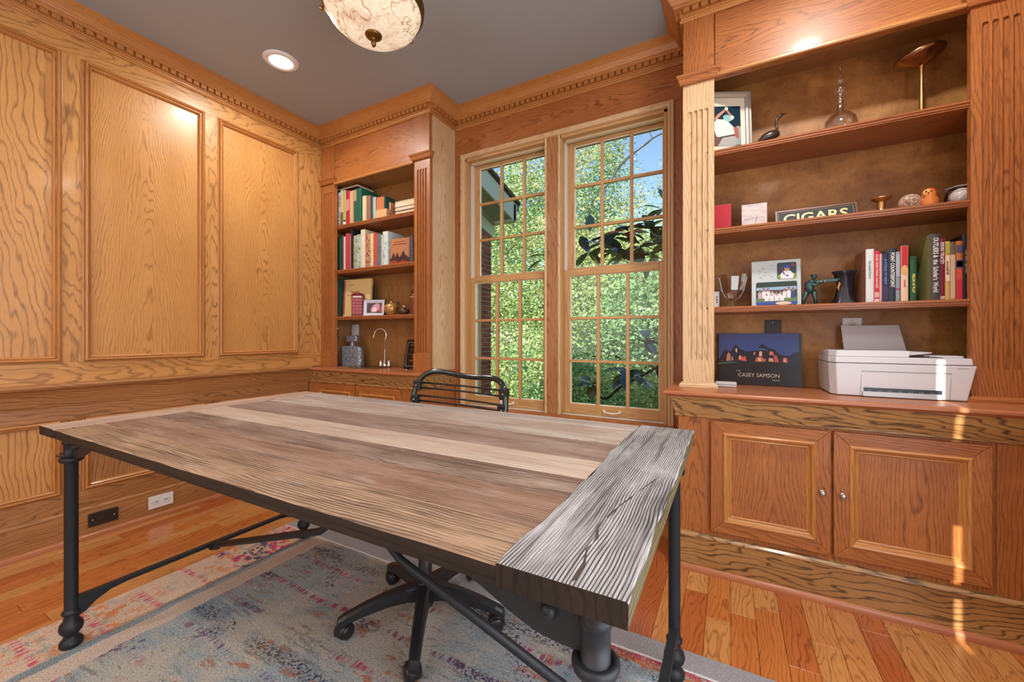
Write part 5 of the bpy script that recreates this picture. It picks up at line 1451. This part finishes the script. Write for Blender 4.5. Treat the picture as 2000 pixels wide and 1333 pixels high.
for i, (q, c) in enumerate((([(.106, .13), (.178, .13), (.178, .155), (.106, .150)], '#7a9a3c'), ([(.120, .130), (.166, .130), (.170, .150), (.156, .168), (.130, .168), (.116, .150)], '#dfe0e4'), (ell(.143, .178, .010, .013), '#c49a80'),
                          (ell(.143, .188, .012, .008), '#2b4fa0'), ([(.116, .190), (.120, .192), (.136, .150), (.131, .148)], '#7c4a30'), ([(.160, .185), (.176, .185), (.176, .200), (.160, .200)], '#8a2f3c'), ([(.138, .142), (.150, .142), (.150, .148), (.138, .148)], '#3b54a4'))):
    poly(p1, q, C(c), M, .0006 + i * .0001)
p2 = poly(t, rr(.018, .182, .006, .118, .008), C('#24403a'), M, .0004, 'lower_photo')
rnd = random.Random(4)
poly(p2, [(.02, .008), (.18, .008), (.18, .022), (.02, .022)], C('#2c4fa6'), M, .0005)
poly(p2, [(.02, .022), (.18, .022), (.18, .042), (.02, .042)], C('#5d7f4a'), M, .0005)
poly(p2, [(.02, .092), (.18, .092), (.178, .112), (.022, .112)], C('#1c3328'), M, .0005)
poly(p2, [(.02, .078), (.18, .078), (.18, .094), (.02, .092)], C('#8fb0cc'), M, .0005)
for k in range(9):
    x = .034 + k * .0165; top = .078 + .008 * math.sin(k * 1.1)
    poly(p2, [(x - .007, .038), (x + .007, .038), (x + .008, top - .012), (x - .008, top - .012)], C('#dcdde2' if k not in (0, 8) else ['#c7a4b0', '#2d3f72'][k == 8]), M, .0007 + .00002 * k)
    poly(p2, ell(x, top - .006, .0042, .006, 8), C('#b08a78'), M, .0009)
    poly(p2, ell(x, top, .005, .0035, 8), C('#8a2b38'), M, .0010)
for k in range(4):
    x = .062 + k * .02
    poly(p2, [(x - .009, .026), (x + .009, .026), (x + .007, .052), (x - .007, .052)], C('#e2e2e6'), M, .0011 + .00002 * k)
    poly(p2, ell(x, .056, .004, .0055, 8), C('#a98470'), M, .0013)
poly(p2, ell(.128, .014, .032, .008, 16), C('#e2c4b0'), M, .0014)
for k in range(16):
    x, y, a = rnd.uniform(.022, .085), rnd.uniform(.135, .205), rnd.uniform(-1, 1)
    L = rnd.uniform(.005, .014)
    poly(t, [(x, y), (x + L * math.cos(a), y + L * math.sin(a)), (x + L * math.cos(a), y + L * math.sin(a) + .0014), (x, y + .0014)], C('#4a5058'), M, .0004, 'signature')
# hunter figurine
t = thing('rifleman_figurine', 'green metal figurine of a person in a cap aiming a rifle', 'figurine', (.335, 2.28, U3))
GRN = plain('green_patina', '#3f5a5c', .4, .5)
x, y, z = .333, 2.28, U3
fg = MB()
fg.tube([(x - .040, y, z + .002), (x - .030, y, z + .035), (x - .014, y, z + .070)], [.007, .009, .012], 10)
fg.tube([(x + .012, y - .004, z + .002), (x + .012, y - .004, z + .035), (x + .004, y, z + .070)], [.007, .009, .012], 10)
fg.tube([(x - .006, y, z + .060), (x - .010, y, z + .080), (x - .008, y, z + .100), (x + .002, y, z + .112), (x + .006, y, z + .118)], [.018, .018, .020, .014, .006], 14)
fg.tube([(x - .012, y - .010, z + .106), (x + .008, y - .018, z + .090), (x + .030, y - .014, z + .104)], [.009, .007, .005], 10)
fg.tube([(x + .004, y - .006, z + .110), (x + .025, y - .010, z + .100), (x + .042, y - .010, z + .106)], [.008, .006, .005], 10)
fg.tube([(x + .004, y, z + .116), (x + .006, y, z + .124)], .006, 10)
fg.ball((x + .008, y - .002, z + .131), .0115, .9, .9, 1.1, 14, 10)
fg.box(x - .055, x + .03, y - .014, y + .012, z + .0002, z + .003)
P('figure', fg, GRN, t)
P('cap', MB().ball((x + .006, y - .002, z + .138), .0125, 1, 1, .62, 14, 8).box(x + .010, x + .024, y - .010, y + .006, z + .134, z + .136), C('#3a3f42', .4), t)
rf = P('rifle', MB().box(x + .018, x + .092, y - .013, y - .008, z + .105, z + .1125).cyl((x + .04, y - .0105, z + .114), (x + .100, y - .0105, z + .114), .0022), C('#24555c', .35), t, bev=.001)
P('hand', MB().ball((x + .030, y - .014, z + .105), .0055, n=10, m=6).ball((x + .046, y - .012, z + .106), .0050, n=10, m=6), C('#8f8a84', .4), t)
# tree stump vase
t = thing('stump_vase', 'dark metal vase shaped like a tree stump, left of the books', 'vase', (.452, 2.28, U3))
n = 28; prof = [(0, .050), (.01, .044), (.03, .034), (.06, .028), (.10, .029), (.135, .035), (.145, .045), (.150, .043), (.146, .030)]
vs = []; fs = []
for (z, r) in prof:
    for k in range(n):
        a = 2 * PI * k / n
        rr_ = r * (1 + .14 * math.sin(a * 5 + z * 30) * (1 if z < .14 else .4) + .06 * math.sin(a * 11 + z * 60))
        vs.append((.452 + rr_ * math.cos(a), 2.29 + rr_ * math.sin(a) * .8, U3 + .0005 + z))
for i in range(len(prof) - 1):
    for k in range(n): fs.append((i * n + k, i * n + (k + 1) % n, (i + 1) * n + (k + 1) % n, (i + 1) * n + k))
P('body', MB().add(vs, fs, sm=True), plain('gunmetal', '#34323a', .35, .5), t)
P('top', MB().lathe([(.001, .1385), (.034, .139)], 20, M=Matrix.Translation((.452, 2.29, U3)) @ Matrix.Diagonal((1, .8, 1, 1))), C('#16131a'), t)
P('gilt_leaf', MB().tube([(.428, 2.263, U3 + .06), (.424, 2.260, U3 + .075), (.430, 2.262, U3 + .092), (.427, 2.262, U3 + .100)], [.002, .005, .004, .001], 8), C('#b98648', .3), t)

# ---------- worktop of the wide bookcase
t = thing('picture_book', 'landscape-format book with a night view of a lit house on its cover', 'book', (.13, 2.39, .816))
M = Matrix.Translation((-.052, 2.372, .8160)) @ Matrix.Rotation(-.10, 4, 'X') @ Matrix.Rotation(PI / 2, 4, 'X')
BW, BH = .360, .262
m = Mat('night_sky_print')
tc = m.n('TexCoord').outputs['Object']
sp = m.n('SeparateXYZ', {0: tc})
c = m.ramp(m.step(sp.outputs[2], .10, .26), [(0, srgb('#2c5f96')), (.4, srgb('#1d4f92')), (1, srgb('#174a8c'))])
P('cover', MB().box(0, BW, 0, BH, -.020, 0, M=M), [m.base(c, .15, 0, .6)], t, bev=.002)
P('pages', MB().box(.003, BW - .004, BH - .0005, BH + .0004, -.017, -.003, M=M), CREAM, t)
P('spine_edge', MB().box(BW - .010, BW + .0006, -.0002, BH + .0002, -.020, .0006, M=M), C('#0e1a33', .2), t)
GR = C('#122430', .15)
pl = [([(0, 0), (BW - .01, 0), (BW - .01, .115), (0, .115)], '#112230'), ([(0, .108), (.06, .118), (.12, .110), (.22, .112), (.30, .116), (BW - .01, .108), (BW - .01, .13), (0, .13)], '#16283a'),
      ([(0, .12), (.03, .18), (.055, .165), (.08, .205), (.10, .18), (.13, .168), (.17, .175), (.195, .21), (.225, .188), (.25, .18), (.27, .155), (.31, .15), (.33, .165), (BW - .01, .17), (BW - .01, .12)], '#13223c'),
      ([(0, .098), (.04, .105), (.10, .114), (.04, .112), (0, .108)], '#47683f'),
      ([(.036, .118), (.058, .120), (.055, .158), (.046, .162), (.04, .150)], '#c98a72'), ([(.062, .122), (.068, .122), (.067, .140), (.062, .14)], '#dcb0a0'),
      ([(.080, .165), (.086, .163), (.086, .182), (.082, .186), (.079, .180)], '#f0c9a8'), ([(.092, .125), (.128, .118), (.124, .145), (.108, .140), (.10, .15), (.094, .142)], '#d8655c'),
      ([(.095, .13), (.102, .128), (.103, .145), (.096, .146)], '#f2b890'), ([(.165, .118), (.205, .118), (.215, .128), (.190, .142), (.172, .140)], '#cc6b62'), ([(.178, .120), (.192, .120), (.191, .136), (.180, .138)], '#f0bd92'),
      ([(.183, .145), (.196, .145), (.196, .168), (.190, .172), (.184, .168)], '#f0b48c'), ([(.160, .152), (.166, .152), (.166, .165), (.161, .166)], '#d99a80'),
      ([(.165, .172), (.19, .190), (.21, .182), (.225, .172), (.19, .178)], '#3e5f9a'), ([(.222, .122), (.245, .118), (.243, .136), (.226, .138)], '#e0a088'), ([(.226, .152), (.245, .152), (.243, .170), (.229, .170)], '#d88070'),
      ([(.248, .118), (.268, .118), (.258, .150), (.246, .155)], '#c05a50'), ([(.283, .118), (.302, .116), (.302, .135), (.290, .142), (.284, .134)], '#c9705c'), ([(.288, .120), (.295, .120), (.295, .134), (.289, .134)], '#eab088')]
for i, (p, cc) in enumerate(pl): poly(t, p, C(cc, .2), M, .0003 + i * .00006)
text('CASEY SAMSON', .027, C('#c9c3b0', .3), t, M @ Matrix.Translation((.180, .048, .0022)), name='lettering', sx=.93)
text('THE', .010, C('#b9b5a6', .3), t, M @ Matrix.Translation((.092, .068, .0022)), name='lettering')
text('TEAM', .011, C('#b9b5a6', .3), t, M @ Matrix.Translation((.254, .026, .0022)), name='lettering', sx=1.3)

pr_ = thing('printer', 'white inkjet printer with its rear paper support raised, on the worktop', 'printer', (.59, 2.27, .816))
WP = C('#d3d6dc', .35)
def hexa(b, tp, z0, z1):
    n = len(b)
    return MB().add([(x, y, z0) for x, y in b] + [(x, y, z1) for x, y in tp], [tuple(reversed(range(n))), tuple(range(n, 2 * n))] + [(k, (k + 1) % n, n + (k + 1) % n, n + k) for k in range(n)])
body = hexa([(.378, 2.165), (.398, 2.130), (.782, 2.130), (.786, 2.16), (.786, 2.385), (.378, 2.385)], [(.372, 2.165), (.392, 2.126), (.806, 2.126), (.812, 2.16), (.812, 2.395), (.372, 2.395)], .8175, .950)
P('body', body, WP, pr_, bev=.004)
P('seam', hexa([(.3735, 2.166), (.3935, 2.128), (.800, 2.128), (.800, 2.39), (.3735, 2.39)], [(.3735, 2.166), (.3935, 2.128), (.800, 2.128), (.800, 2.39), (.3735, 2.39)], .949, .9525), C('#77797e'), pr_)
lid = P('scanner_lid', hexa([(.371, 2.166), (.391, 2.125), (.796, 2.125), (.800, 2.16), (.800, 2.39), (.371, 2.39)], [(.372, 2.167), (.392, 2.127), (.794, 2.127), (.797, 2.16), (.797, 2.388), (.372, 2.388)], .9522, .977), WP, pr_, bev=.003)
adf = P('document_feeder', hexa([(.3725, 2.168), (.393, 2.128), (.620, 2.128), (.620, 2.36), (.3725, 2.36)], [(.376, 2.172), (.396, 2.132), (.628, 2.134), (.628, 2.355), (.376, 2.355)], .9768, 1.003), WP, pr_, bev=.004)
P('feeder_tray', MB().prism([(.600, .990), (.618, 1.000), (.690, .9985), (.692, .995), (.62, .985)], 2.15, 2.33), WP, adf, bev=.001)
P('hinge_cover', MB().box(.70, .797, 2.20, 2.34, .976, .984), WP, lid, bev=.002)
P('dark_gap', MB().box(.622, .72, 2.14, 2.20, .9765, .979), C('#5a3c38'), lid)
Ms = Matrix.Translation((.565, 2.345, .990)) @ Matrix.Rotation(-.22, 4, 'X')
P('paper_support', MB().add([(-.103, 0, 0), (.112, 0, 0), (.092, 0, .125), (-.110, 0, .125), (-.103, .005, 0), (.112, .005, 0), (.092, .005, .125), (-.110, .005, .125)],
  [(0, 1, 2, 3), (7, 6, 5, 4), (0, 4, 5, 1), (1, 5, 6, 2), (2, 6, 7, 3), (3, 7, 4, 0)], M=Ms), C('#bcb9bd', .4), pr_, bev=.0015)
fr = P('front_panel', MB().sweep([(.470, .8195), (.474, .920), (.738, .920), (.734, .8195)], [(0, .0022), (.0012, .0022), (.0012, .0004)], False, FRONT(0, 2.1295, 0)), C('#8f9398'), pr_)
P('front_line', MB().box(.474, .739, 2.1255, 2.1285, .9185, .9205), C('#7d858d'), fr)
P('paper_slot', MB().box(.482, .712, 2.1250, 2.132, .838, .853), C('#1c2830', .3), fr)
for k in range(7): P('roller', MB().box(.492 + k * .031, .506 + k * .031, 2.1240, 2.130, .8375, .8445), C('#4a565e', .3), fr)
P('output_lip', hexa([(.478, 2.118), (.706, 2.118), (.706, 2.14), (.478, 2.14)], [(.476, 2.121), (.712, 2.121), (.712, 2.14), (.476, 2.14)], .8178, .838), C('#b9bcc2', .2), fr, bev=.002)
P('badge', MB().box(.752, .782, 2.1252, 2.1275, .9395, .9405), C('#8a8a90'), pr_)
t = thing('adapter', 'slim silver box lying at the left end of the worktop', 'adapter', (-.02, 2.23, .816))
P('case', MB().box(-.062, .030, 2.205, 2.250, .8158, .840, M=None), C('#c9cacc', .25), t, bev=.004)
P('groove', MB().box(-.0625, .0305, 2.2042, 2.2052, .826, .829), C('#8b8d92'), t)
t = thing('power_strip', 'white slab standing on edge against the left pilaster', 'adapter', (-.08, 2.27, .816))
P('case', MB().box(-.094, -.078, 2.20, 2.34, .8158, .915), C('#e2e1de', .35), t, bev=.003)
P('foot', MB().box(-.0965, -.0755, 2.21, 2.33, .8156, .822), C('#8b8d92'), t)

# ================================================================== OUTSIDE
def leafmat(name, cols, tr=.35, rough=.45):
    m = Mat(name)
    tc = m.n('TexCoord').outputs['Object']
    a = m.noise(tc, 1.1, 3, .6)
    b = m.n('TexWhiteNoise', {0: m.n('VectorMath', {0: tc, 1: (7.0, 7.0, 7.0)}, operation='MULTIPLY').outputs[0]}).outputs[0]
    b = m.noise(tc, 7.5, 2, .8)
    f = m.math('ADD', m.math('MULTIPLY', a, .45), m.math('MULTIPLY', b, .55))
    k = len(cols)
    c = m.ramp(f, [(.34 + .32 * i / (k - 1), srgb(x)) for i, x in enumerate(cols)])
    m.base(c, rough, 0, 0, .3)
    t = m.t
    tl = m.n('BsdfTranslucent', {0: c})
    mx = m.n('MixShader', {0: tr, 1: m.b.outputs[0], 2: tl.outputs[0]})
    t.links.new(mx.outputs[0], t.nodes['Material Output'].inputs[0])
    return m.m
LEAF_A = leafmat('leaf_yellow_green', ['#48683a', '#8ca862', '#c0ce90', '#eeeecb'])  # palest tones of these leaves paint in sunlit highlights and haze
LEAF_B = leafmat('leaf_green', ['#2e5a3e', '#669660', '#a6c492', '#dfe8c4'])
LEAF_C = leafmat('leaf_autumn', ['#506e48', '#8fa46a', '#ccc894', '#dcb496'])
BARK = speckle('bark', ['#4a4038', '#6e6254', '#8d8272'], 14, .9)
BARKD = speckle('bark_dark', ['#2a241f', '#4a4038'], 14, .9)

def tree(name, label, x, y, z0, ztrunk, cz, rx, ry, rz, n, size, mat, seed, group=None, clumps=60, cr=.5, bark=BARK, trunk_r=.14):
    rnd = random.Random(seed)
    t = thing(name, label, 'tree' if 'tree' in name else 'shrub', (x, y, z0), 0, group)
    mb = MB().tube([(x, y, z0), (x + .1, y, z0 + (ztrunk - z0) * .5), (x - .05, y, ztrunk), (x, y, ztrunk + .8)], [trunk_r, trunk_r * .8, trunk_r * .6, trunk_r * .25], 8)
    for k in range(7):
        a = rnd.uniform(0, 2 * PI); zz = z0 + (ztrunk - z0) * rnd.uniform(.5, 1)
        mb.tube([(x, y, zz), (x + rx * .4 * math.cos(a), y + ry * .4 * math.sin(a), zz + rz * .35), (x + rx * .75 * math.cos(a), y + ry * .75 * math.sin(a), zz + rz * .8)], [trunk_r * .4, trunk_r * .25, trunk_r * .08], 6)
    P('trunk', mb, bark, t)
    cs = []
    for k in range(clumps):
        while True:
            p = Vector((rnd.uniform(-1, 1), rnd.uniform(-1, 1), rnd.uniform(-1, 1)))
            if .25 < p.length < 1: break
        cs.append(Vector((x + p.x * rx, y + p.y * ry, cz + p.z * rz)))
    vs = []; fs = []; uvs = []
    n = int(n * 1.5); size *= .78
    g = rnd.gauss
    for k in range(n):
        c = cs[k % clumps]
        p = c + Vector((g(0, cr), g(0, cr), g(0, cr * .8)))
        if p.z < z0: p.z = z0 + .1
        a = Vector((g(0, 1), g(0, 1), g(0, .6))).normalized()
        b = a.cross(Vector((g(0, 1), g(0, 1), g(0, 1)))).normalized()
        s = size * rnd.uniform(.6, 1.25)
        q = len(vs)
        vs += [p - a * s * .5, p + b * s * .32, p + a * s * .5, p - b * s * .32]
        fs.append((q, q + 1, q + 2, q + 3))
    me = bpy.data.meshes.new('crown')
    me.from_pydata([tuple(v) for v in ((wmat(t).inverted() @ v) for v in vs)], [], fs)
    me.materials.append(mat)
    o = bpy.data.objects.new('crown', me); COL.objects.link(o); o.parent = t
    o['kind'] = 'stuff'
    return t
GT = 'trees beyond the windows'
tree('tree', 'yellow-green tree beyond the brick wing, left window', -8.6, 13.5, -1.5, 2.5, 4.6, 2.5, 2, 5.4, 15000, .15, LEAF_A, 1, GT, 90, .42)
tree('tree', 'tall green tree filling the middle of the left window', -5.8, 14.5, -1.5, 3, 4.8, 2.6, 2, 5.2, 14000, .15, LEAF_B, 2, GT, 80, .40)
tree('tree', 'airy autumn-tinged tree behind the upper panes of the right window', -4.4, 12.0, -1.5, 2.5, 5.2, 1.9, 1.5, 3.0, 6000, .11, LEAF_C, 3, GT, 70, .30, trunk_r=.09)
tree('tree', 'bright green tree at mid height behind the right window', -2.9, 11.5, -1.5, 1.5, 1.7, 2.4, 1.6, 2.5, 15000, .13, LEAF_A, 4, GT, 80, .40)
tree('tree', 'rounded green tree low behind the right window', -1.6, 10.0, -1.5, 1.0, .9, 1.8, 1.4, 1.9, 9000, .12, LEAF_B, 5, GT, 60, .38, trunk_r=.1)
tree('tree', 'thin sparse tree rising at the right of the right window', -2.0, 13.0, -1.5, 3, 4.2, 1.2, 1.2, 1.7, 1500, .11, LEAF_C, 11, GT, 22, .28, trunk_r=.06)
GS = 'shrubs below the trees'
tree('shrub', 'low light green shrub outside the left window', -4.6, 8.4, -1.5, -.4, -.1, 1.6, .9, 1.3, 9000, .10, LEAF_A, 6, GS, 50, .25, trunk_r=.05)
tree('shrub', 'low green shrub in front of the trees, between the two windows', -2.6, 7.6, -1.5, -.6, -.3, 1.2, .8, 1.1, 7000, .09, LEAF_B, 7, GS, 40, .24, trunk_r=.05)
tree('shrub', 'low bright shrub outside the right window', -1.0, 7.2, -1.5, -.6, -.5, 1.2, .8, 1.0, 7000, .09, LEAF_A, 8, GS, 40, .24, trunk_r=.05)
tree('woodland_tree', 'dense distant woodland crown behind the left window trees', -13, 23, -1.5, 3, 4.0, 5.5, 2, 5.5, 9000, .34, LEAF_B, 9, GT, 80, .8)
tree('woodland_tree', 'dense distant woodland crown behind the right window trees', -6, 23, -1.5, 3, 2.4, 5.5, 2, 3.8, 8000, .32, LEAF_A, 10, GT, 80, .75)
tree('tree', 'green tree further right, beyond the magnolia', 2.6, 12.5, -1.5, 2, 3.0, 2.6, 2, 4.0, 7000, .17, LEAF_B, 21, GT, 70, .5)
tree('woodland_tree', 'dense distant woodland crown to the right of the house', 4.5, 23, -1.5, 3, 3.2, 5.5, 2, 4.6, 5500, .36, LEAF_A, 22, GT, 80, .8)
P('ground', MB().add([(-60, 2.7, -1.5), (60, 2.7, -1.5), (60, 90, -1.5), (-60, 90, -1.5)], [(0, 1, 2, 3)]), leafmat('lawn', ['#3d6a2c', '#5f8a3c', '#86a552'], 0, .9), kind='structure')

# brick wing with a gable rake, soffit and frieze
bw = thing('house_wing', 'red brick wing of the house with pale eaves, seen through the left window', 'building', (-3.3, 4.4, -1.5))
BRM = [C('#8d4436', .85), C('#7a3a30', .85), C('#9a5040', .85), C('#6d3630', .85)]
WXF = -3.30; Y0, Y1 = 3.3, 5.40
P('mortar_wall', MB().box(WXF - .25, WXF - .008, Y0, Y1 - .004, -1.5, 3.02), C('#a39a90', .9), bw)
bs = {}
n_br = 0
fill = MB()
row = 0
z = -1.49
while z < 3.0:
    y = Y1 - (.0 if row % 2 == 0 else .105)
    if row % 2: 
        seg = [(Y1 - .095, Y1)]
    else: seg = []
    while y > Y0 + .2:
        seg.append((y - .20, y)); y -= .21
    for (a, b) in seg:
        visb = (b > 4.35 and .35 < z < 2.95)
        if visb and n_br < 295:
            L = round(b - a, 3)
            key = (L, random.randrange(4))
            if key not in bs:
                o = P('brick', MB().box(-.012, .0, -L / 2, L / 2, -.0285, .0285), BRM[key[1]], bw, world=False)
                bs[key] = o
            else:
                o = inst(bs[key], 'brick', bw)
            o.location = (WXF + .003 * random.random() + 3.3, (a + b) / 2 - 4.4, z + .03 + 1.5)
            n_br += 1
        else:
            fill.box(WXF - .012, WXF, a, b, z + .0015, z + .0585)
    z += .0705; row += 1
P('brickwork', fill, BRM[0], bw, kind='stuff')
# far face of the corner in brick too
ff = MB()
for k in range(62):
    ff.box(WXF - .24, WXF - .02, Y1 - .003, Y1 + .001, -1.49 + k * .0705, -1.4315 + k * .0705)
P('brickwork', ff, BRM[1], bw, kind='stuff')
def zr(y, base): return base - (y - 3.3) * .255
TRM = C('#b9bcb4', .6)
def rake(x0, x1, zt, h, ya, yb_, mat, name):
    mb = MB().add([(x0, ya, zr(ya, zt) - h), (x1, ya, zr(ya, zt) - h), (x1, yb_, zr(yb_, zt) - h), (x0, yb_, zr(yb_, zt) - h), (x0, ya, zr(ya, zt)), (x1, ya, zr(ya, zt)), (x1, yb_, zr(yb_, zt)), (x0, yb_, zr(yb_, zt))],
                  [(0, 3, 2, 1), (4, 5, 6, 7), (0, 1, 5, 4), (1, 2, 6, 5), (2, 3, 7, 6), (3, 0, 4, 7)])
    return P(name, mb, mat, bw)
rake(-2.93, -2.90, 3.66, .28, 3.3, 5.48, TRM, 'fascia')
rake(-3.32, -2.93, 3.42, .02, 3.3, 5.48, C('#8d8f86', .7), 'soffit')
rake(-3.30, -3.27, 3.40, .24, 3.3, 5.44, TRM, 'frieze')
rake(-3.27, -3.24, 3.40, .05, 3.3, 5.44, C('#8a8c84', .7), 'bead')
rake(-3.5, -2.86, 3.73, .05, 3.3, 5.56, C('#3c352f', .8), 'roof_edge')
P('eave_return', MB().box(-3.32, -2.90, 5.40, 5.52, 2.83, 3.10), TRM, bw, bev=.01)
P('gutter', MB().box(-3.5, -2.9, 5.50, 5.60, 3.02, 3.12), C('#75604f', .6), bw, bev=.01)

# magnolia reaching across the right window: every leaf is a part
mg = thing('magnolia', 'magnolia branches with large dark glossy leaves close outside the right window', 'tree', (-.35, 3.9, -1.5))
def magleaf():
    L, W = .172, .040
    prof = [(0, .05), (.15, .55), (.4, 1.0), (.65, .95), (.85, .55), (1.0, .02)]
    vs = []; fs = []
    for (t_, w_) in prof:
        x = t_ * L; z = -.14 * x * x / L
        vs += [(x, -W * w_, z + .008 * w_), (x, 0, z), (x, W * w_, z + .008 * w_)]
    for i in range(len(prof) - 1):
        a = i * 3
        fs += [(a, a + 1, a + 4, a + 3), (a + 1, a + 2, a + 5, a + 4)]
    return MB().add(vs, fs, sm=True)
ML = [plain('magnolia_leaf', '#35604a', .22, 0, .3), plain('magnolia_leaf_olive', '#66763c', .3, 0, .2), plain('magnolia_leaf_rust', '#c4623a', .5), plain('magnolia_leaf_blue', '#3f6c84', .2, 0, .3)]
leafs = []
def addleaf(p, a, el, s, mi, roll=0):
    while len(leafs) <= mi: leafs.append(None)
    if leafs[mi] is None:
        o = P('leaf', magleaf(), ML[mi], mg, world=False); leafs[mi] = o
    else: o = inst(leafs[mi], 'leaf', mg)
    o.location = Vector(p) - Vector((-.35, 3.9, -1.5))
    o.rotation_euler = (roll, -el, a)
    o.scale = (s, s, s)
CL = [((-1.03, 3.7, 1.90), 9), ((-.80, 3.65, 1.98), 9), ((-.62, 3.75, 2.02), 10), ((-.70, 3.7, 1.88), 9), ((-.52, 3.7, 1.92), 8), ((-.93, 3.66, 1.86), 8), ((-.53, 3.8, 2.22), 4), ((-.86, 3.6, 1.78), 9), ((-.60, 3.7, 1.76), 9), ((-1.20, 3.75, 1.86), 7), ((-1.15, 3.7, .60), 10), ((-.82, 3.65, .74), 11),
      ((-.66, 3.75, 1.02), 10), ((-.50, 3.8, 1.56), 4), ((-1.74, 3.9, 1.88), 3), ((-.72, 3.65, .70), 8), ((-.96, 3.75, 2.0), 6)]
rnd = random.Random(12)
for (c, n) in CL:
    ph0 = rnd.uniform(0, 6)
    for k in range(n):
        a = ph0 + 2 * PI * k / n + rnd.uniform(-.3, .3)
        mi = rnd.choice([0, 0, 0, 1, 1, 3, 3])
        if c == (-.80, 3.65, 1.98) and k % 4 != 0: mi = 2
        addleaf((c[0] + rnd.uniform(-.02, .02), c[1] + rnd.uniform(-.03, .03), c[2] + rnd.uniform(-.03, .03)), a, rnd.uniform(-.9, .7), rnd.uniform(.85, 1.25), mi, rnd.uniform(-.5, .5))
for (p, a, el) in (((-1.165, 3.7, 2.06), 1.8, 1.35), ((-1.13, 3.7, 2.06), .3, 1.2), ((-.53, 3.8, 2.20), 2.9, .5), ((-.50, 3.8, 2.25), 2.4, 1.2), ((-.5, 3.8, 2.1), 3.2, -.2), ((-1.66, 3.8, 1.9), 3.1, .1)):
    addleaf(p, a, el, 1.1, 0)
br = [[(-.35, 3.9, -1.5), (-.38, 3.9, 0), (-.50, 3.85, .50), (-.55, 3.8, .68), (-.58, 3.8, .80), (-.42, 3.85, .92)],
      [(-.58, 3.8, .78), (-.70, 3.7, .70), (-.86, 3.65, .62), (-1.02, 3.68, .45), (-1.15, 3.7, .58)],
      [(-.35, 3.9, 1.2), (-.45, 3.85, 2.05), (-.62, 3.75, 2.03), (-.78, 3.68, 2.06), (-.95, 3.74, 2.03), (-1.16, 3.74, 1.98)],
      [(-.35, 3.9, 1.3), (-.45, 3.8, 1.9), (-.6, 3.72, 1.78), (-.86, 3.62, 1.80), (-1.03, 3.7, 1.86)],
      [(-.35, 3.9, .5), (-.36, 3.9, 1.3), (-.34, 3.9, 2.6)], [(-.42, 3.85, .92), (-.55, 3.8, 1.0), (-.66, 3.75, 1.03)]]
for i, b in enumerate(br):
    P('branch', MB().tube(smooth([Vector(p) for p in b], 2), .012 if i else .016, 8), BARKD, mg)
# bare branch reaching over from a nearer tree
bb = thing('bare_tree', 'bare grey tree branch arching across the sky in the right window', 'tree', (.2, 8.1, -1.5))
P('trunk', MB().tube([(.35, 8.1, -1.5), (.3, 8.05, 2), (.25, 8, 4.6), (.2, 8, 6)], [.10, .08, .06, .03], 10), BARK, bb)
P('branch', MB().tube(smooth([Vector(p) for p in ((.27, 8.0, 4.6), (-.5, 8, 5.0), (-1.10, 8, 4.90), (-1.29, 8, 4.84), (-1.52, 8, 4.70), (-1.87, 8, 4.47), (-2.07, 8, 4.21), (-2.25, 8, 4.0))], 2), .014, 8), BARKD, bb)
P('branch', MB().tube(smooth([Vector(p) for p in ((-1.29, 8, 4.84), (-1.40, 8, 4.74), (-1.72, 8, 4.62), (-1.95, 8, 4.42), (-2.02, 8, 4.24))], 2), .009, 8), BARKD, bb)
P('branch', MB().tube(smooth([Vector(p) for p in ((-1.29, 8, 4.84), (-1.33, 8, 4.93), (-1.36, 8, 5.02), (-1.5, 8, 5.1))], 2), .007, 8), BARKD, bb)
